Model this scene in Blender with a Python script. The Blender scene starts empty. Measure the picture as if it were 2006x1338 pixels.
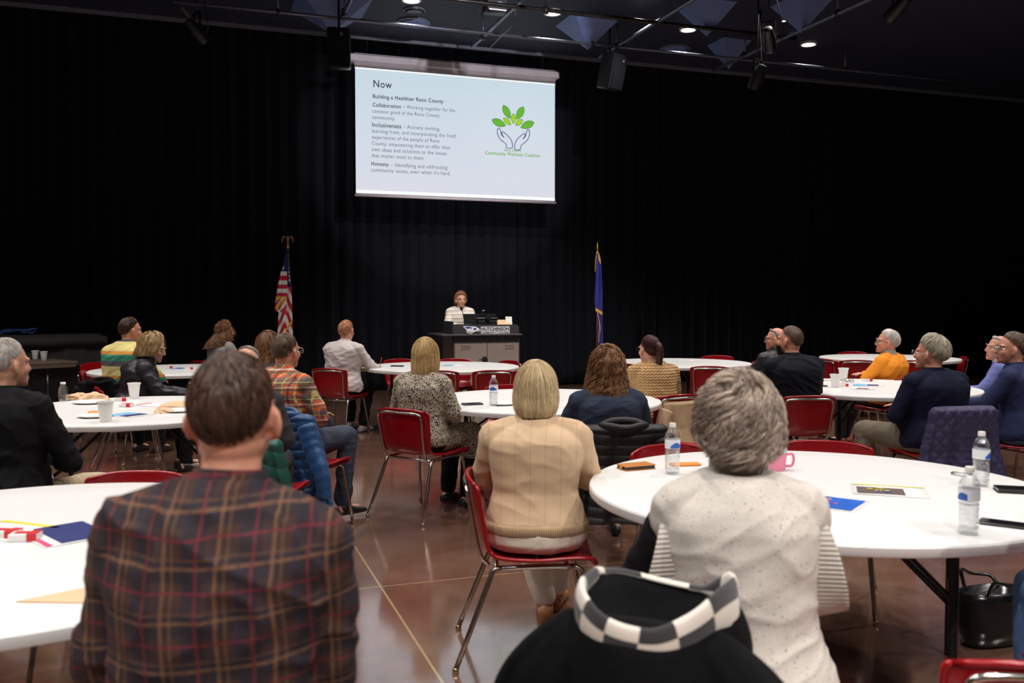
import bpy, math, random
import numpy as np
from mathutils import Vector, Matrix

PI = math.pi
# ---------------------------------------------------------------- camera
F_PX, CAM_H, PITCH = 1780.0, 1.475, -0.0407
TH = math.radians(19)                      # the room is turned 19 degrees against the view
U = np.array([math.cos(TH), math.sin(TH)]); V = np.array([-math.sin(TH), math.cos(TH)])
scene = bpy.context.scene
C = scene.collection
cam_d = bpy.data.cameras.new('camera'); cam = bpy.data.objects.new('camera', cam_d); C.objects.link(cam)
cam.location = (0, 0, CAM_H); cam.rotation_euler = (PI/2 + PITCH, 0, 0)
cam_d.sensor_width = 36.0; cam_d.lens = F_PX / 2006 * 36.0
cam_d.clip_start = 0.05; cam_d.clip_end = 100
cam_d.dof.use_dof = True; cam_d.dof.focus_distance = 7.0; cam_d.dof.aperture_fstop = 3.2
scene.camera = cam
scene.view_settings.view_transform = 'Standard'; scene.view_settings.look = 'None'
scene.view_settings.exposure = 0.0; scene.view_settings.gamma = 1.0
scene.view_settings.use_curve_mapping = False
w = bpy.data.worlds.new('world'); scene.world = w; w.use_nodes = True
w.node_tree.nodes['Background'].inputs[0].default_value = (0.35, 0.4, 0.6, 1)
w.node_tree.nodes['Background'].inputs[1].default_value = 0.002

CEIL = 5.68

def ray(x, y):
    d = ((x-1003)/F_PX, 1.0, -(y-669)/F_PX); c, s = math.cos(PITCH), math.sin(PITCH)
    return np.array([d[0], d[1]*c-d[2]*s, d[1]*s+d[2]*c])
def at_z(x, y, z):
    d = ray(x, y); t = (z-CAM_H)/d[2]; return d*t + np.array([0, 0, CAM_H])
def at_Y(x, y, Y):
    d = ray(x, y); return d*(Y/d[1]) + np.array([0, 0, CAM_H])
def at_v(x, y, v):
    d = ray(x, y); t = v/float(d[:2]@V); return d*t + np.array([0, 0, CAM_H])
def uv2w(u, v): return (u*U[0]+v*V[0], u*U[1]+v*V[1])
def w2uv(x, y): return (x*U[0]+y*U[1], x*V[0]+y*V[1])

# ---------------------------------------------------------------- lights: the recessed downlights of the hall and added spots
LIGHT_COL = (1.0, 0.945, 0.90)
def downlight(u, v, watts, size_deg=110, tilt=None, col=LIGHT_COL, blend=0.6):
    x, y = uv2w(u, v)
    l = bpy.data.lights.new('ceiling_spot', 'SPOT'); l.energy = watts; l.color = col
    l.spot_size = math.radians(size_deg); l.spot_blend = blend; l.shadow_soft_size = 0.09
    o = bpy.data.objects.new('ceiling_spot', l); C.objects.link(o); o.location = (x, y, CEIL-0.06)
    if tilt is not None:
        tx, ty = uv2w(*tilt[:2])
        o.rotation_euler = Vector((tx-x, ty-y, tilt[2]-CEIL)).to_track_quat('-Z', 'Y').to_euler()
    return o
LAMPS = []
for u in (-4.6, -1.6, 1.4, 4.4, 7.4):
    for v in (1.2, 4.3, 7.4, 10.3):
        LAMPS.append((u, v, 285))
for v in (4.3, 7.4, 10.3): LAMPS.append((10.4, v, 300))  # unseen column added to brighten the dim far right tables
LAMPS.append((5.9, 11.6, 150))
for u in (-3.0, 0.2, 3.4):
    LAMPS.append((u, -1.9, 780))
for u, v, e in LAMPS: downlight(u, v, e)
downlight(1.9, 9.3, 760, 50, tilt=(4.4, 14.5, 0.6))          # key lamp on the lectern
downlight(5.2, 9.3, 230, 44, tilt=(4.6, 14.5, 0.6))

downlight(3.9, 6.6, 1100, 33, tilt=(4.05, 14.4, 4.55), blend=0.25, col=(0.95, 0.92, 1.0))   # added spot that brightens the screen housing and its grey border

# ---------------------------------------------------------------- node materials
class NT:
    def __init__(s, name):
        m = bpy.data.materials.new(name); m.use_nodes = True; s.m = m; s.t = m.node_tree
        s.t.nodes.clear(); s.out = s.t.nodes.new('ShaderNodeOutputMaterial')
    def n(s, ty, ins=None, **kw):
        nd = s.t.nodes.new('ShaderNode'+ty)
        for k, v in kw.items(): setattr(nd, k, v)
        if ins:
            for k, v in ins.items():
                if hasattr(v, 'is_output'): s.t.links.new(v, nd.inputs[k])
                else: nd.inputs[k].default_value = v
        return nd
    def math(s, op, a, b=None, clamp=False):
        nd = s.n('Math', operation=op, use_clamp=clamp)
        for i, v in enumerate((a, b)):
            if v is None: continue
            if hasattr(v, 'is_output'): s.t.links.new(v, nd.inputs[i])
            else: nd.inputs[i].default_value = v
        return nd.outputs[0]
    def mix(s, fac, a, b, blend='MIX'):
        nd = s.n('Mix', data_type='RGBA', blend_type=blend)
        for i, v in ((0, fac), (6, a), (7, b)):
            if hasattr(v, 'is_output'): s.t.links.new(v, nd.inputs[i])
            else: nd.inputs[i].default_value = v if i == 0 else c4(v)
        return nd.outputs[2]
    def done(s, col, rough=0.6, metal=0.0, bump=None, bstr=0.3, bdist=0.01, **kw):
        b = s.n('BsdfPrincipled')
        ins = {'Base Color': col if hasattr(col, 'is_output') else c4(col), 'Roughness': rough, 'Metallic': metal}
        ins.update(kw)
        for k, v in ins.items():
            if hasattr(v, 'is_output'): s.t.links.new(v, b.inputs[k])
            else: b.inputs[k].default_value = v
        if bump is not None:
            bn = s.n('Bump', {'Strength': bstr, 'Distance': bdist, 'Height': bump}); s.t.links.new(bn.outputs[0], b.inputs['Normal'])
        s.t.links.new(b.outputs[0], s.out.inputs[0]); return s.m
def c4(c):
    return tuple(c) + (1.0,) if len(c) == 3 else tuple(c)
def srgb(r, g, b):
    f = lambda v: (v/255/12.92) if v/255 <= 0.04045 else ((v/255+0.055)/1.055)**2.4
    return (f(r), f(g), f(b))
def pm(name, col, rough=0.6, metal=0.0, nscale=6.0, var=0.15, bscale=None, bstr=0.2, bdist=0.004, **kw):
    t = NT(name); co = t.n('TexCoord').outputs['Object']
    nz = t.n('TexNoise', {'Vector': co, 'Scale': nscale, 'Detail': 3.0}).outputs[0]
    c2 = tuple(min(1, max(0, x*(1-var))) for x in col); c1 = tuple(min(1, x*(1+var)) for x in col)
    cc = t.mix(nz, c2, c1)
    bp = t.n('TexNoise', {'Vector': co, 'Scale': bscale, 'Detail': 2.0}).outputs[0] if bscale else None
    return t.done(cc, rough, metal, bp, bstr, bdist, **kw)
M = {}
M['white_plastic'] = pm('white_plastic', (0.82, 0.81, 0.795), 0.38, var=0.02, bscale=220, bstr=0.06, bdist=0.001)
M['red_plastic'] = pm('red_plastic', srgb(150, 8, 20), 0.24, var=0.05, bscale=160, bstr=0.05, bdist=0.001)
M['chrome'] = pm('chrome', (0.62, 0.60, 0.57), 0.16, 1.0, var=0.08)
M['leg_chrome'] = pm('leg_chrome', (0.42, 0.38, 0.34), 0.24, 1.0, var=0.1)
M['foot_brass'] = pm('foot_brass', (0.55, 0.45, 0.28), 0.3, 1.0)
M['black_metal'] = pm('black_metal', (0.012, 0.012, 0.014), 0.4, 0.3)
M['black_plastic'] = pm('black_plastic', (0.012, 0.012, 0.014), 0.35)
M['foam'] = pm('foam', (0.9, 0.89, 0.86), 0.6, var=0.03, bscale=300, bstr=0.1, bdist=0.001)
M['paper'] = pm('paper', (0.85, 0.84, 0.82), 0.7, var=0.02)
M['tan_paper'] = pm('tan_paper', srgb(222, 186, 148), 0.75, var=0.08, bscale=40, bstr=0.3)
M['red_card'] = pm('red_card', srgb(205, 40, 48), 0.5)
M['screen_phone'] = pm('screen_phone', (0.01, 0.01, 0.012), 0.12)
M['steel'] = pm('steel', (0.6, 0.6, 0.62), 0.25, 1.0)
M['blue_dark'] = pm('blue_dark', srgb(34, 60, 120), 0.5)
M['brown_leather'] = pm('brown_leather', srgb(190, 118, 48), 0.5, bscale=120)
M['pink'] = pm('pink', srgb(238, 140, 170), 0.4)
def glass_like(name, rough, tint, alpha):
    t = NT(name)
    g = t.n('BsdfGlossy', {'Color': (1, 1, 1, 1), 'Roughness': rough}); tr = t.n('BsdfTransparent', {'Color': c4(tint)})
    lw = t.n('LayerWeight', {'Blend': 0.55}).outputs[1]
    nz = t.n('TexNoise', {'Vector': t.n('TexCoord').outputs['Object'], 'Scale': 60.0}).outputs[0]
    bn = t.n('Bump', {'Strength': 0.5, 'Distance': 0.004, 'Height': nz}); t.t.links.new(bn.outputs[0], g.inputs['Normal'])
    fac = t.math('ADD', t.math('MULTIPLY', lw, 0.42), alpha, True)
    mx = t.n('MixShader', {0: fac}); t.t.links.new(tr.outputs[0], mx.inputs[1]); t.t.links.new(g.outputs[0], mx.inputs[2])
    t.t.links.new(mx.outputs[0], t.out.inputs[0]); return t.m
M['clear_plastic'] = glass_like('clear_plastic', 0.08, (0.965, 0.97, 0.975), 0.07)

# ---------------------------------------------------------------- geometry helpers
def nrm(v):
    v = np.asarray(v, float); l = np.linalg.norm(v); return v/l if l > 1e-12 else v
def R3(axis, a):
    c, s = math.cos(a), math.sin(a)
    return np.array({'X': [[1,0,0],[0,c,-s],[0,s,c]], 'Y': [[c,0,s],[0,1,0],[-s,0,c]], 'Z': [[c,-s,0],[s,c,0],[0,0,1]]}[axis])
class G:
    def __init__(s): s.v = []; s.f = []; s.mi = []; s.nv = 0; s.cm = 0; s.tone = []; s.ct = 0.5
    def add(s, v, f, mi=None):
        v = np.asarray(v, float).reshape(-1, 3); s.v.append(v)
        s.f += [tuple(i+s.nv for i in q) for q in f]; s.mi += [s.cm if mi is None else mi]*len(f)
        s.tone.append(np.full(len(v), s.ct)); s.nv += len(v); return s
    def rings(s, rs, n=20, caps=True, pw=1.0, closed=False):
        a = np.arange(n)*2*PI/n; ca, sa = np.cos(a), np.sin(a)
        if pw != 1.0: ca = np.sign(ca)*np.abs(ca)**pw; sa = np.sign(sa)*np.abs(sa)**pw
        V_ = []
        for c, A, B in rs: V_.append(np.asarray(c)[None]+ca[:, None]*np.asarray(A)[None]+sa[:, None]*np.asarray(B)[None])
        m = len(rs); F_ = []
        for i in range(m if closed else m-1):
            j = (i+1) % m
            for k in range(n):
                l = (k+1) % n; F_.append((i*n+k, i*n+l, j*n+l, j*n+k))
        V_ = np.concatenate(V_)
        if caps and not closed:
            F_.append(tuple(range(n-1, -1, -1))); F_.append(tuple((m-1)*n+k for k in range(n)))
        return s.add(V_, F_)
    def tube(s, pts, r, n=10, caps=True, closed=False, flat=None, up=None):
        P = np.asarray(pts, float); m = len(P)
        r = np.broadcast_to(np.asarray(r, float), (m,))
        if closed: T = np.roll(P, -1, 0)-np.roll(P, 1, 0)
        else: T = np.gradient(P, axis=0)
        T = T/np.maximum(np.linalg.norm(T, axis=1)[:, None], 1e-9)
        a = np.asarray(up if up is not None else ((0, 0, 1) if abs(T[0][2]) < 0.9 else (0, 1, 0)), float)
        N_ = nrm(a-T[0]*(a@T[0])); rs = []
        for i in range(m):
            N_ = nrm(N_-T[i]*(N_@T[i])); B = np.cross(T[i], N_)
            fl = 1.0 if flat is None else flat
            rs.append((P[i], N_*r[i]*fl, B*r[i]))
        return s.rings(rs, n, caps, closed=closed)
    def caps(s, a, b, ra, rb, n=12, flat=None, up=None):      # a limb with rounded ends
        a = np.asarray(a, float); b = np.asarray(b, float); d = nrm(b-a); pts = []; rr = []
        for t in (-1, -.85, -.5, 0): pts.append(a+d*ra*t*.98); rr.append(ra*math.sqrt(max(1-t*t, 0.0))+1e-4)
        for t in (0, .5, .85, 1): pts.append(b+d*rb*t*.98); rr.append(rb*math.sqrt(max(1-t*t, 0.0))+1e-4)
        return s.tube(pts, rr, n, flat=flat, up=up)
    def ell(s, c, r, n=16, m=10, rot=None):
        c = np.asarray(c, float); r = np.broadcast_to(np.asarray(r, float), (3,)); rs = []
        V_ = []; F_ = []
        for i in range(1, m):
            t = PI*i/m
            for k in range(n):
                p = 2*PI*k/n; V_.append((math.sin(t)*math.cos(p), math.sin(t)*math.sin(p), math.cos(t)))
        V_ += [(0, 0, 1), (0, 0, -1)]; T_, B_ = (m-1)*n, (m-1)*n+1
        for i in range(m-2):
            for k in range(n):
                l = (k+1) % n; F_.append((i*n+k, (i+1)*n+k, (i+1)*n+l, i*n+l))
        for k in range(n):
            l = (k+1) % n; F_.append((T_, k, l)); F_.append((B_, (m-2)*n+l, (m-2)*n+k))
        V_ = np.array(V_)*r
        if rot is not None: V_ = V_@np.asarray(rot).T
        return s.add(V_+c, F_)
    def box(s, c, d, rot=None, bev=0.0):
        hx, hy, hz = [x/2 for x in d]
        if bev > 0:
            b = min(bev, hx*.9, hy*.9, hz*.9); V_ = []
            rings_ = [(-hz, b), (-hz+b, 0), (hz-b, 0), (hz, b)]
            for z, i_ in rings_:
                x_, y_ = hx-i_, hy-i_; q = b
                V_ += [(x_, -y_+q, z), (x_, y_-q, z), (x_-q, y_, z), (-x_+q, y_, z), (-x_, y_-q, z), (-x_, -y_+q, z), (-x_+q, -y_, z), (x_-q, -y_, z)]
            F_ = [tuple(range(7, -1, -1)), tuple(24+k for k in range(8))]
            for i in range(3):
                for k in range(8):
                    l = (k+1) % 8; F_.append((i*8+k, i*8+l, (i+1)*8+l, (i+1)*8+k))
        else:
            V_ = [(x, y, z) for z in (-hz, hz) for x, y in ((-hx, -hy), (hx, -hy), (hx, hy), (-hx, hy))]
            F_ = [(3, 2, 1, 0), (4, 5, 6, 7), (0, 1, 5, 4), (1, 2, 6, 5), (2, 3, 7, 6), (3, 0, 4, 7)]
        V_ = np.array(V_, float)
        if rot is not None: V_ = V_@np.asarray(rot).T
        return s.add(V_+np.asarray(c, float), F_)
    def lathe(s, prof, n=24, c=(0, 0, 0), caps=True):
        return s.rings([((c[0], c[1], c[2]+z), (max(r, 1e-4), 0, 0), (0, max(r, 1e-4), 0)) for r, z in prof], n, caps)
    def grid(s, P, wrap=False, mi=None):
        P = np.asarray(P, float); a, b = P.shape[:2]; F_ = []
        for i in range(a-1):
            for j in range(b if wrap else b-1):
                k = (j+1) % b; F_.append((i*b+j, i*b+k, (i+1)*b+k, (i+1)*b+j))
        return s.add(P.reshape(-1, 3), F_, mi)
    def prism(s, poly, z0, z1, mi=None):
        n = len(poly); V_ = [(x, y, z0) for x, y in poly]+[(x, y, z1) for x, y in poly]
        F_ = [tuple(range(n-1, -1, -1)), tuple(range(n, 2*n))]+[(i, (i+1) % n, n+(i+1) % n, n+i) for i in range(n)]
        return s.add(V_, F_, mi)
    def xf(s, mat, off=(0, 0, 0)):
        s.v = [v@np.asarray(mat).T+np.asarray(off) for v in s.v]; return s
    def mesh(s, name):
        me = bpy.data.meshes.new(name); me.from_pydata(np.concatenate(s.v).tolist(), [], s.f); me.update(); return me
    def build(s, name, mats, parent=None, smooth=True, solid=0.0, tone=False, sharp=None):
        me = s.mesh(name)
        mats = mats if isinstance(mats, (list, tuple)) else [mats]
        for m in mats: me.materials.append(M[m] if isinstance(m, str) else m)
        if len(mats) > 1: me.polygons.foreach_set('material_index', s.mi)
        if tone:
            at = me.attributes.new('tone', 'FLOAT', 'POINT'); at.data.foreach_set('value', np.concatenate(s.tone))
        me.polygons.foreach_set('use_smooth', [bool(smooth)]*len(me.polygons))
        if smooth and sharp: me.set_sharp_from_angle(angle=math.radians(sharp))
        o = bpy.data.objects.new(name, me); C.objects.link(o)
        if parent is not None: o.parent = parent
        if solid:
            md = o.modifiers.new('thickness', 'SOLIDIFY'); md.thickness = solid; md.offset = 0
        return o
def thing(name, label, cat, loc=(0, 0, 0), rz=0.0, group=None):
    o = bpy.data.objects.new(name, None); C.objects.link(o); o.empty_display_size = 0.1
    o.location = loc; o.rotation_euler = (0, 0, rz); tag(o, label, cat, group); return o
def tag(o, label=None, cat=None, group=None, kind=None):
    if label: o['label'] = label
    if cat: o['category'] = cat
    if group: o['group'] = group
    if kind: o['kind'] = kind
    return o
def copy_tree(o, parent=None):
    c = o.copy(); C.objects.link(c)
    if parent is not None: c.parent = parent
    for ch in list(o.children): copy_tree(ch, c)
    return c
def place(o, loc, rz=0.0): o.location = loc; o.rotation_euler = (0, 0, rz); return o
def bez(P, n=8):
    P = np.asarray(P, float); out = []
    Q = np.vstack([2*P[0]-P[1], P, 2*P[-1]-P[-2]])
    for i in range(1, len(Q)-2):
        for k in range(n):
            t = k/n; a, b, c, d = Q[i-1], Q[i], Q[i+1], Q[i+2]
            out.append(.5*((2*b)+(c-a)*t+(2*a-5*b+4*c-d)*t*t+(3*b-a-3*c+d)*t**3))
    out.append(P[-1]); return np.array(out)
TMP = bpy.data.scenes.new('workbench')
def remesh(g, voxel, smooth=3, name='mesh', disp=None):
    me = g.mesh(name+'_raw'); o = bpy.data.objects.new('raw', me); TMP.collection.objects.link(o)
    md = o.modifiers.new('r', 'REMESH'); md.mode = 'VOXEL'; md.voxel_size = voxel; md.use_smooth_shade = True
    if smooth: sm = o.modifiers.new('s', 'SMOOTH'); sm.iterations = smooth; sm.factor = 0.5
    vl = TMP.view_layers[0]; vl.update(); dg = vl.depsgraph
    ev = o.evaluated_get(dg); out = bpy.data.meshes.new_from_object(ev)
    bpy.data.objects.remove(o); bpy.data.meshes.remove(me); out.name = name
    if disp is not None:
        n = len(out.vertices); co = np.empty(n*3); out.vertices.foreach_get('co', co); co = co.reshape(-1, 3)
        no = np.empty(n*3); out.vertex_normals.foreach_get('vector', no); no = no.reshape(-1, 3)
        co = co+disp(co, no); out.vertices.foreach_set('co', co.ravel()); out.update()
    out.polygons.foreach_set('use_smooth', [True]*len(out.polygons))
    return out
def meshobj(name, me, mats, parent=None):
    me.materials.clear()
    for m in (mats if isinstance(mats, (list, tuple)) else [mats]): me.materials.append(M[m] if isinstance(m, str) else m)
    o = bpy.data.objects.new(name, me); C.objects.link(o)
    if parent is not None: o.parent = parent
    return o
def wavy(seed, n=7, lo=8, hi=30):
    rg = np.random.default_rng(seed); K = rg.normal(size=(n, 3)); K /= np.linalg.norm(K, axis=1)[:, None]
    fr = rg.uniform(lo, hi, n); ph = rg.uniform(0, 6.28, n)
    def f(p): return sum(np.sin((p@(K[i]*fr[i]))+ph[i]+1.5*np.sin(p@(K[(i+1) % n]*fr[i]*.6)+ph[i]*2))*(lo/fr[i])**.5 for i in range(n))/n*2
    return f
# room-aligned text / shapes on a vertical board
def text_mesh(body, size, spacing=1.0, bold=0.0, align='LEFT', line=1.0, shear=0.0, cdist=1.0):
    cu = bpy.data.curves.new('t', 'FONT'); cu.body = body; cu.size = size; cu.align_x = align; cu.space_line = line
    cu.space_character = cdist; cu.offset = bold; cu.shear = shear; cu.resolution_u = 3; cu.extrude = 0.001
    o = bpy.data.objects.new('t', cu); TMP.collection.objects.link(o); TMP.view_layers[0].update()
    me = bpy.data.meshes.new_from_object(o.evaluated_get(TMP.view_layers[0].depsgraph))
    bpy.data.objects.remove(o); bpy.data.curves.remove(cu)
    return me
# ---------------------------------------------------------------- the room
UL, UR, VN, VF = -7.5, 18.2, -4.5, 15.75
RZ = TH
def wbox(name, u0, u1, v0, v1, z0, z1, m, kind='structure'):
    g = G().box(((u0+u1)/2, (v0+v1)/2, (z0+z1)/2), (u1-u0, v1-v0, z1-z0)); o = g.build(name, m, smooth=False)
    o.rotation_euler = (0, 0, RZ); tag(o, kind=kind); return o
def floor_mat():
    t = NT('polished_concrete'); co = t.n('TexCoord').outputs['Object']
    n1 = t.n('TexNoise', {'Vector': co, 'Scale': 1.1, 'Detail': 6.0, 'Roughness': 0.62, 'Distortion': 0.6}).outputs[0]
    n2 = t.n('TexNoise', {'Vector': co, 'Scale': 9.0, 'Detail': 5.0}).outputs[0]
    r = t.n('ValToRGB', {0: n1}); e = r.color_ramp.elements
    e[0].position, e[0].color = 0.3, c4(srgb(104, 70, 56)); e[1].position, e[1].color = 0.72, c4(srgb(150, 114, 96))
    c = t.mix(t.math('MULTIPLY', n2, 0.45), r.outputs[0], srgb(78, 52, 42))
    sp = t.n('SeparateXYZ', {0: co})
    def line(ax, off, per, wd):
        f = t.math('FRACT', t.math('DIVIDE', t.math('ADD', sp.outputs[ax], per*20-off+wd/2), per))
        return t.math('LESS_THAN', f, wd/per)
    ln = t.math('MAXIMUM', line(0, 0.88, 4.9, 0.011), line(1, 4.667, 4.9, 0.009))
    c = t.mix(ln, c, srgb(178, 150, 112))
    rg = t.math('ADD', t.math('MULTIPLY', n2, 0.12), 0.13)
    return t.done(c, rg, 0.0, n2, 0.05, 0.002, **{'Specular IOR Level': 0.7, 'Coat Weight': 1.0, 'Coat Roughness': 0.10, 'Coat IOR': 2.4})
M['floor'] = floor_mat()
M['black_wall'] = pm('black_wall', (0.010, 0.010, 0.012), 0.9)
def tile_mat():
    t = NT('ceiling_tile'); co = t.n('TexCoord').outputs['Object']; sp = t.n('SeparateXYZ', {0: co})
    def line(ax, per, wd):
        f = t.math('FRACT', t.math('DIVIDE', t.math('ADD', sp.outputs[ax], per*30), per)); return t.math('LESS_THAN', f, wd/per)
    ln = t.math('MAXIMUM', line(0, 1.22, 0.03), line(1, 0.61, 0.02))
    nz = t.n('TexNoise', {'Vector': co, 'Scale': 30.0}).outputs[0]
    c = t.mix(nz, (0.010, 0.012, 0.028), (0.015, 0.018, 0.040)); c = t.mix(ln, c, (0.012, 0.013, 0.018))
    return t.done(c, 0.7, bump=nz, bstr=0.2)
M['tile'] = tile_mat()
M['edge_grey'] = pm('edge_grey', (0.12, 0.12, 0.16), 0.5)
M['pipe'] = pm('pipe', (0.16, 0.17, 0.22), 0.35, 0.6)
M['pipe_black'] = pm('pipe_black', (0.02, 0.018, 0.016), 0.3, 0.6)
M['diffuser'] = pm('diffuser', (0.11, 0.15, 0.32), 0.6)
M['velour'] = pm('velour', (0.008, 0.008, 0.011), 0.95, nscale=3, var=0.3, bscale=90, bstr=0.2, **{'Sheen Weight': 0.14, 'Sheen Roughness': 0.4, 'Sheen Tint': (0.35, 0.37, 0.5, 1), 'Specular IOR Level': 0.1})
wbox('floor', UL, UR, VN, VF, -0.1, 0, 'floor')
wbox('ceiling', UL, UR, VN, 14.4, CEIL, CEIL+0.1, 'tile')
wbox('trim_1', UL, UR, 14.38, 14.44, CEIL-0.05, CEIL+0.3, 'edge_grey')
wbox('ceiling_stage', UL, UR, 14.44, VF, 6.5, 6.6, 'black_wall')
wbox('trim_2', UL, UR, 14.4, 14.46, CEIL+0.3, 6.5, 'black_wall')
wbox('wall_back', UL, UR, VF, VF+0.1, 0, 6.6, 'black_wall')
wbox('wall_left', UL-0.1, UL, VN, VF, 0, 6.6, 'black_wall')
wbox('wall_right', UR, UR+0.1, VN, VF, 0, 6.6, 'black_wall')
wbox('wall_rear', UL, UR, VN-0.1, VN, 0, 6.6, 'black_wall')
# pleated black curtain panels on the back wall and along the right side
rg = np.random.default_rng(4)
def curtain(length, seed, z0=0.03, z1=6.2):
    r = np.random.default_rng(seed); n = int(length*60); x = np.linspace(0, length, n)
    ph = np.cumsum(r.uniform(.6, 1.5, n)*2*PI/60/0.26); nz = 22; P = np.zeros((nz, n, 3))
    for i in range(nz):
        t = i/(nz-1); z = z0+(z1-z0)*t; a = 0.075-0.02*t
        wv = np.sin(ph+0.25*np.sin(t*3+x*2)); wv = np.sign(wv)*np.abs(wv)**0.7
        P[i, :, 0] = x+0.02*np.sin(ph*2); P[i, :, 1] = wv*a*(0.7+0.3*np.sin(x*3.1+seed)); P[i, :, 2] = z
    return G().grid(P)
NAMES = ['behind the covered counter at the far left', 'behind the striped flag pole', 'behind the writing man in the white shirt', 'left of the lectern, under the screen', 'behind the lectern and the speaker', 'just right of the lectern', 'behind the blue flag with gold trim', 'behind the empty round table right of the blue flag', 'behind the bearded man in the dark polo', 'far right, behind the man in the orange sweater', 'rightmost stretch of the back wall']
pxs = [-60, 330, 600, 760, 890, 1010, 1120, 1290, 1500, 1680, 1850, 2040]
ux = [w2uv(*at_v(p, 600, 15.4)[:2])[0] for p in pxs]
for i in range(11):
    o = curtain(ux[i+1]-ux[i]+0.02, 10+i).build('stage_curtain', 'velour', solid=0.006)
    x, y = uv2w(ux[i], 15.42); place(o, (x, y, 0), RZ)
    tag(o, 'pleated black stage curtain panel '+NAMES[i], 'curtain', 'black curtains along the back wall')
# ---------------------------------------------------------------- ceiling furniture
def ceil_pt(px, py, z=CEIL): p = at_z(px, py, z); return w2uv(p[0], p[1])
def room_thing(name, label, cat, u, v, z, group=None, rz=RZ):
    x, y = uv2w(u, v); return thing(name, label, cat, (x, y, z), rz, group)
M['lamp_lens'] = NT('lamp_lens')
_t = M['lamp_lens']; _e = _t.n('Emission', {'Color': (1, 0.95, 0.88, 1), 'Strength': 9.0}); _t.t.links.new(_e.outputs[0], _t.out.inputs[0]); M['lamp_lens'] = _t.m
M['lamp_trim'] = pm('lamp_trim', (0.6, 0.58, 0.55), 0.3, 0.5)
for px, py, s, lab in ((1083, 22, 1, 'round lit ceiling downlight nearest above the screen'), (1348, 55, 1, 'round lit ceiling downlight in the middle of the row'), (1584, 84, 1, 'round lit ceiling downlight at the right end of the row'), (806, -3, 1, 'lit ceiling downlight cut by the top edge, left of the screen centre'), (1535, 37, .3, 'tiny lit ceiling lamp near the hanging spotlight')):
    u, v = ceil_pt(px, py); r = 0.105*s
    t = room_thing('downlight', lab, 'ceiling light', u, v, CEIL-0.001, 'recessed downlights')
    G().lathe([(r*1.05, 0), (r*1.3, 0), (r*1.32, -.02), (r*1.25, -.035), (r*1.05, -.035), (r*.98, -.004)], 32, caps=False).build('trim_ring', 'lamp_trim', t, sharp=40)
    G().lathe([(r*.98, -.004), (r*.8, -.012), (0.001, -.016)], 32).build('lens', 'lamp_lens', t)
    if s == 1: downlight(u, v, 60, 80)
for px, py, s, lab in ((810, 43, .24, 'round grey ceiling speaker grille above the screen'), (812, 19, .15, 'dark round ceiling grille beside the lit downlight'), (1322, 95, .24, 'dim round ceiling speaker grille at the warm-lit pipe'), (735, 160, 0, '')):
    if not s: continue
    u, v = ceil_pt(px, py); t = room_thing('ceiling_speaker', lab, 'speaker', u, v, CEIL-0.001)
    G().lathe([(s*.95, 0), (s*1.05, 0), (s*1.05, -.02), (s*.95, -.025)], 36).build('ring', 'edge_grey', t, sharp=40)
    G().lathe([(s*.95, -.025), (s*.6, -.035), (.001, -.04)], 36).build('grille', 'diffuser' if s > .2 else 'pipe_black', t)
for px, py, hw, lab in ((1152, 42, .62, 'bluish pyramid diffuser on the ceiling right of the screen top'), (650, 6, .85, 'bluish pyramid diffuser on the ceiling above the left hanging speaker'), (1385, 12, .5, 'dim pyramid diffuser behind the middle downlight'), (1570, 5, .5, 'dim pyramid diffuser at the top edge above the right downlight'), (1428, 84, .42, 'dark pyramid diffuser left of the hanging spotlight')):
    u, v = ceil_pt(px, py); t = G().add([(-hw*.6, -hw*.6, 0), (hw*.6, -hw*.6, 0), (hw*.6, hw*.6, 0), (-hw*.6, hw*.6, 0), (0, 0, -.42)], [(0, 1, 4), (1, 2, 4), (2, 3, 4), (3, 0, 4), (3, 2, 1, 0)]).build('ceiling_diffuser', 'diffuser', smooth=False)
    x, y = uv2w(u, v); place(t, (x, y, CEIL-0.002), RZ); tag(t, lab, 'ceiling panel', 'pyramid diffusers')
def pipe(p0, p1, r, m, lab, hang=(), name='ceiling_pipe'):
    p0, p1 = np.array(p0), np.array(p1); t = thing(name, lab, 'pipe', tuple(p0)); d = p1-p0
    G().tube([d*k/6 for k in range(7)], r, 12).build('tube', m, t)
    for h in hang:
        q = d*h; G().tube([(q[0], q[1], 0), (q[0], q[1], CEIL-p0[2])], .012, 8).build('hanger', m, t)
        G().tube([(q[0], q[1], r*1.6), (q[0], q[1], -r*1.6)], r*1.35, 12).build('clamp', 'black_metal', t)
    return t
def vline(px, py, z, v1, v0=None):        # a pipe running towards the stage through a picture point
    u, v = w2uv(*at_z(px, py, z)[:2]); return (*uv2w(u, v if v0 is None else v0), z), (*uv2w(u, v1), z)
pipe(*vline(926, 91, 5.40, 8.0), .028, 'pipe', 'bluish lit lighting pipe running to the ceiling edge above the screen', (.1, .5))
pipe(*vline(1175, 112, 5.35, 7.0), .028, 'pipe', 'bluish lit pipe carrying the right hanging loudspeaker', (.1, .5))
pipe(*vline(1397, 138, 5.30, 7.0), .028, 'pipe', 'dim lighting pipe running past the hanging spotlight', (.15, .5))
pipe(*vline(664, 45, 5.40, 8.0), .028, 'pipe', 'lighting pipe carrying the left hanging loudspeaker', (.1, .5))
def uline(px0, py0, px1, z):
    u0, v = w2uv(*at_z(px0, py0, z)[:2]); p = at_v(px1, py0, v); u1, _ = w2uv(p[0], p[1]); return (*uv2w(u0, v), z), (*uv2w(u1, v), z)
pipe(*uline(340, 3, 1900, 5.30), .022, 'pipe', 'thin crosswise pipe catching a warm glint at two places', (.1, .45, .8))
pipe(*uline(760, -15, 1560, 5.33), .028, 'pipe_black', 'dark crosswise pipe in front of the middle downlights', (.35, .9))
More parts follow.
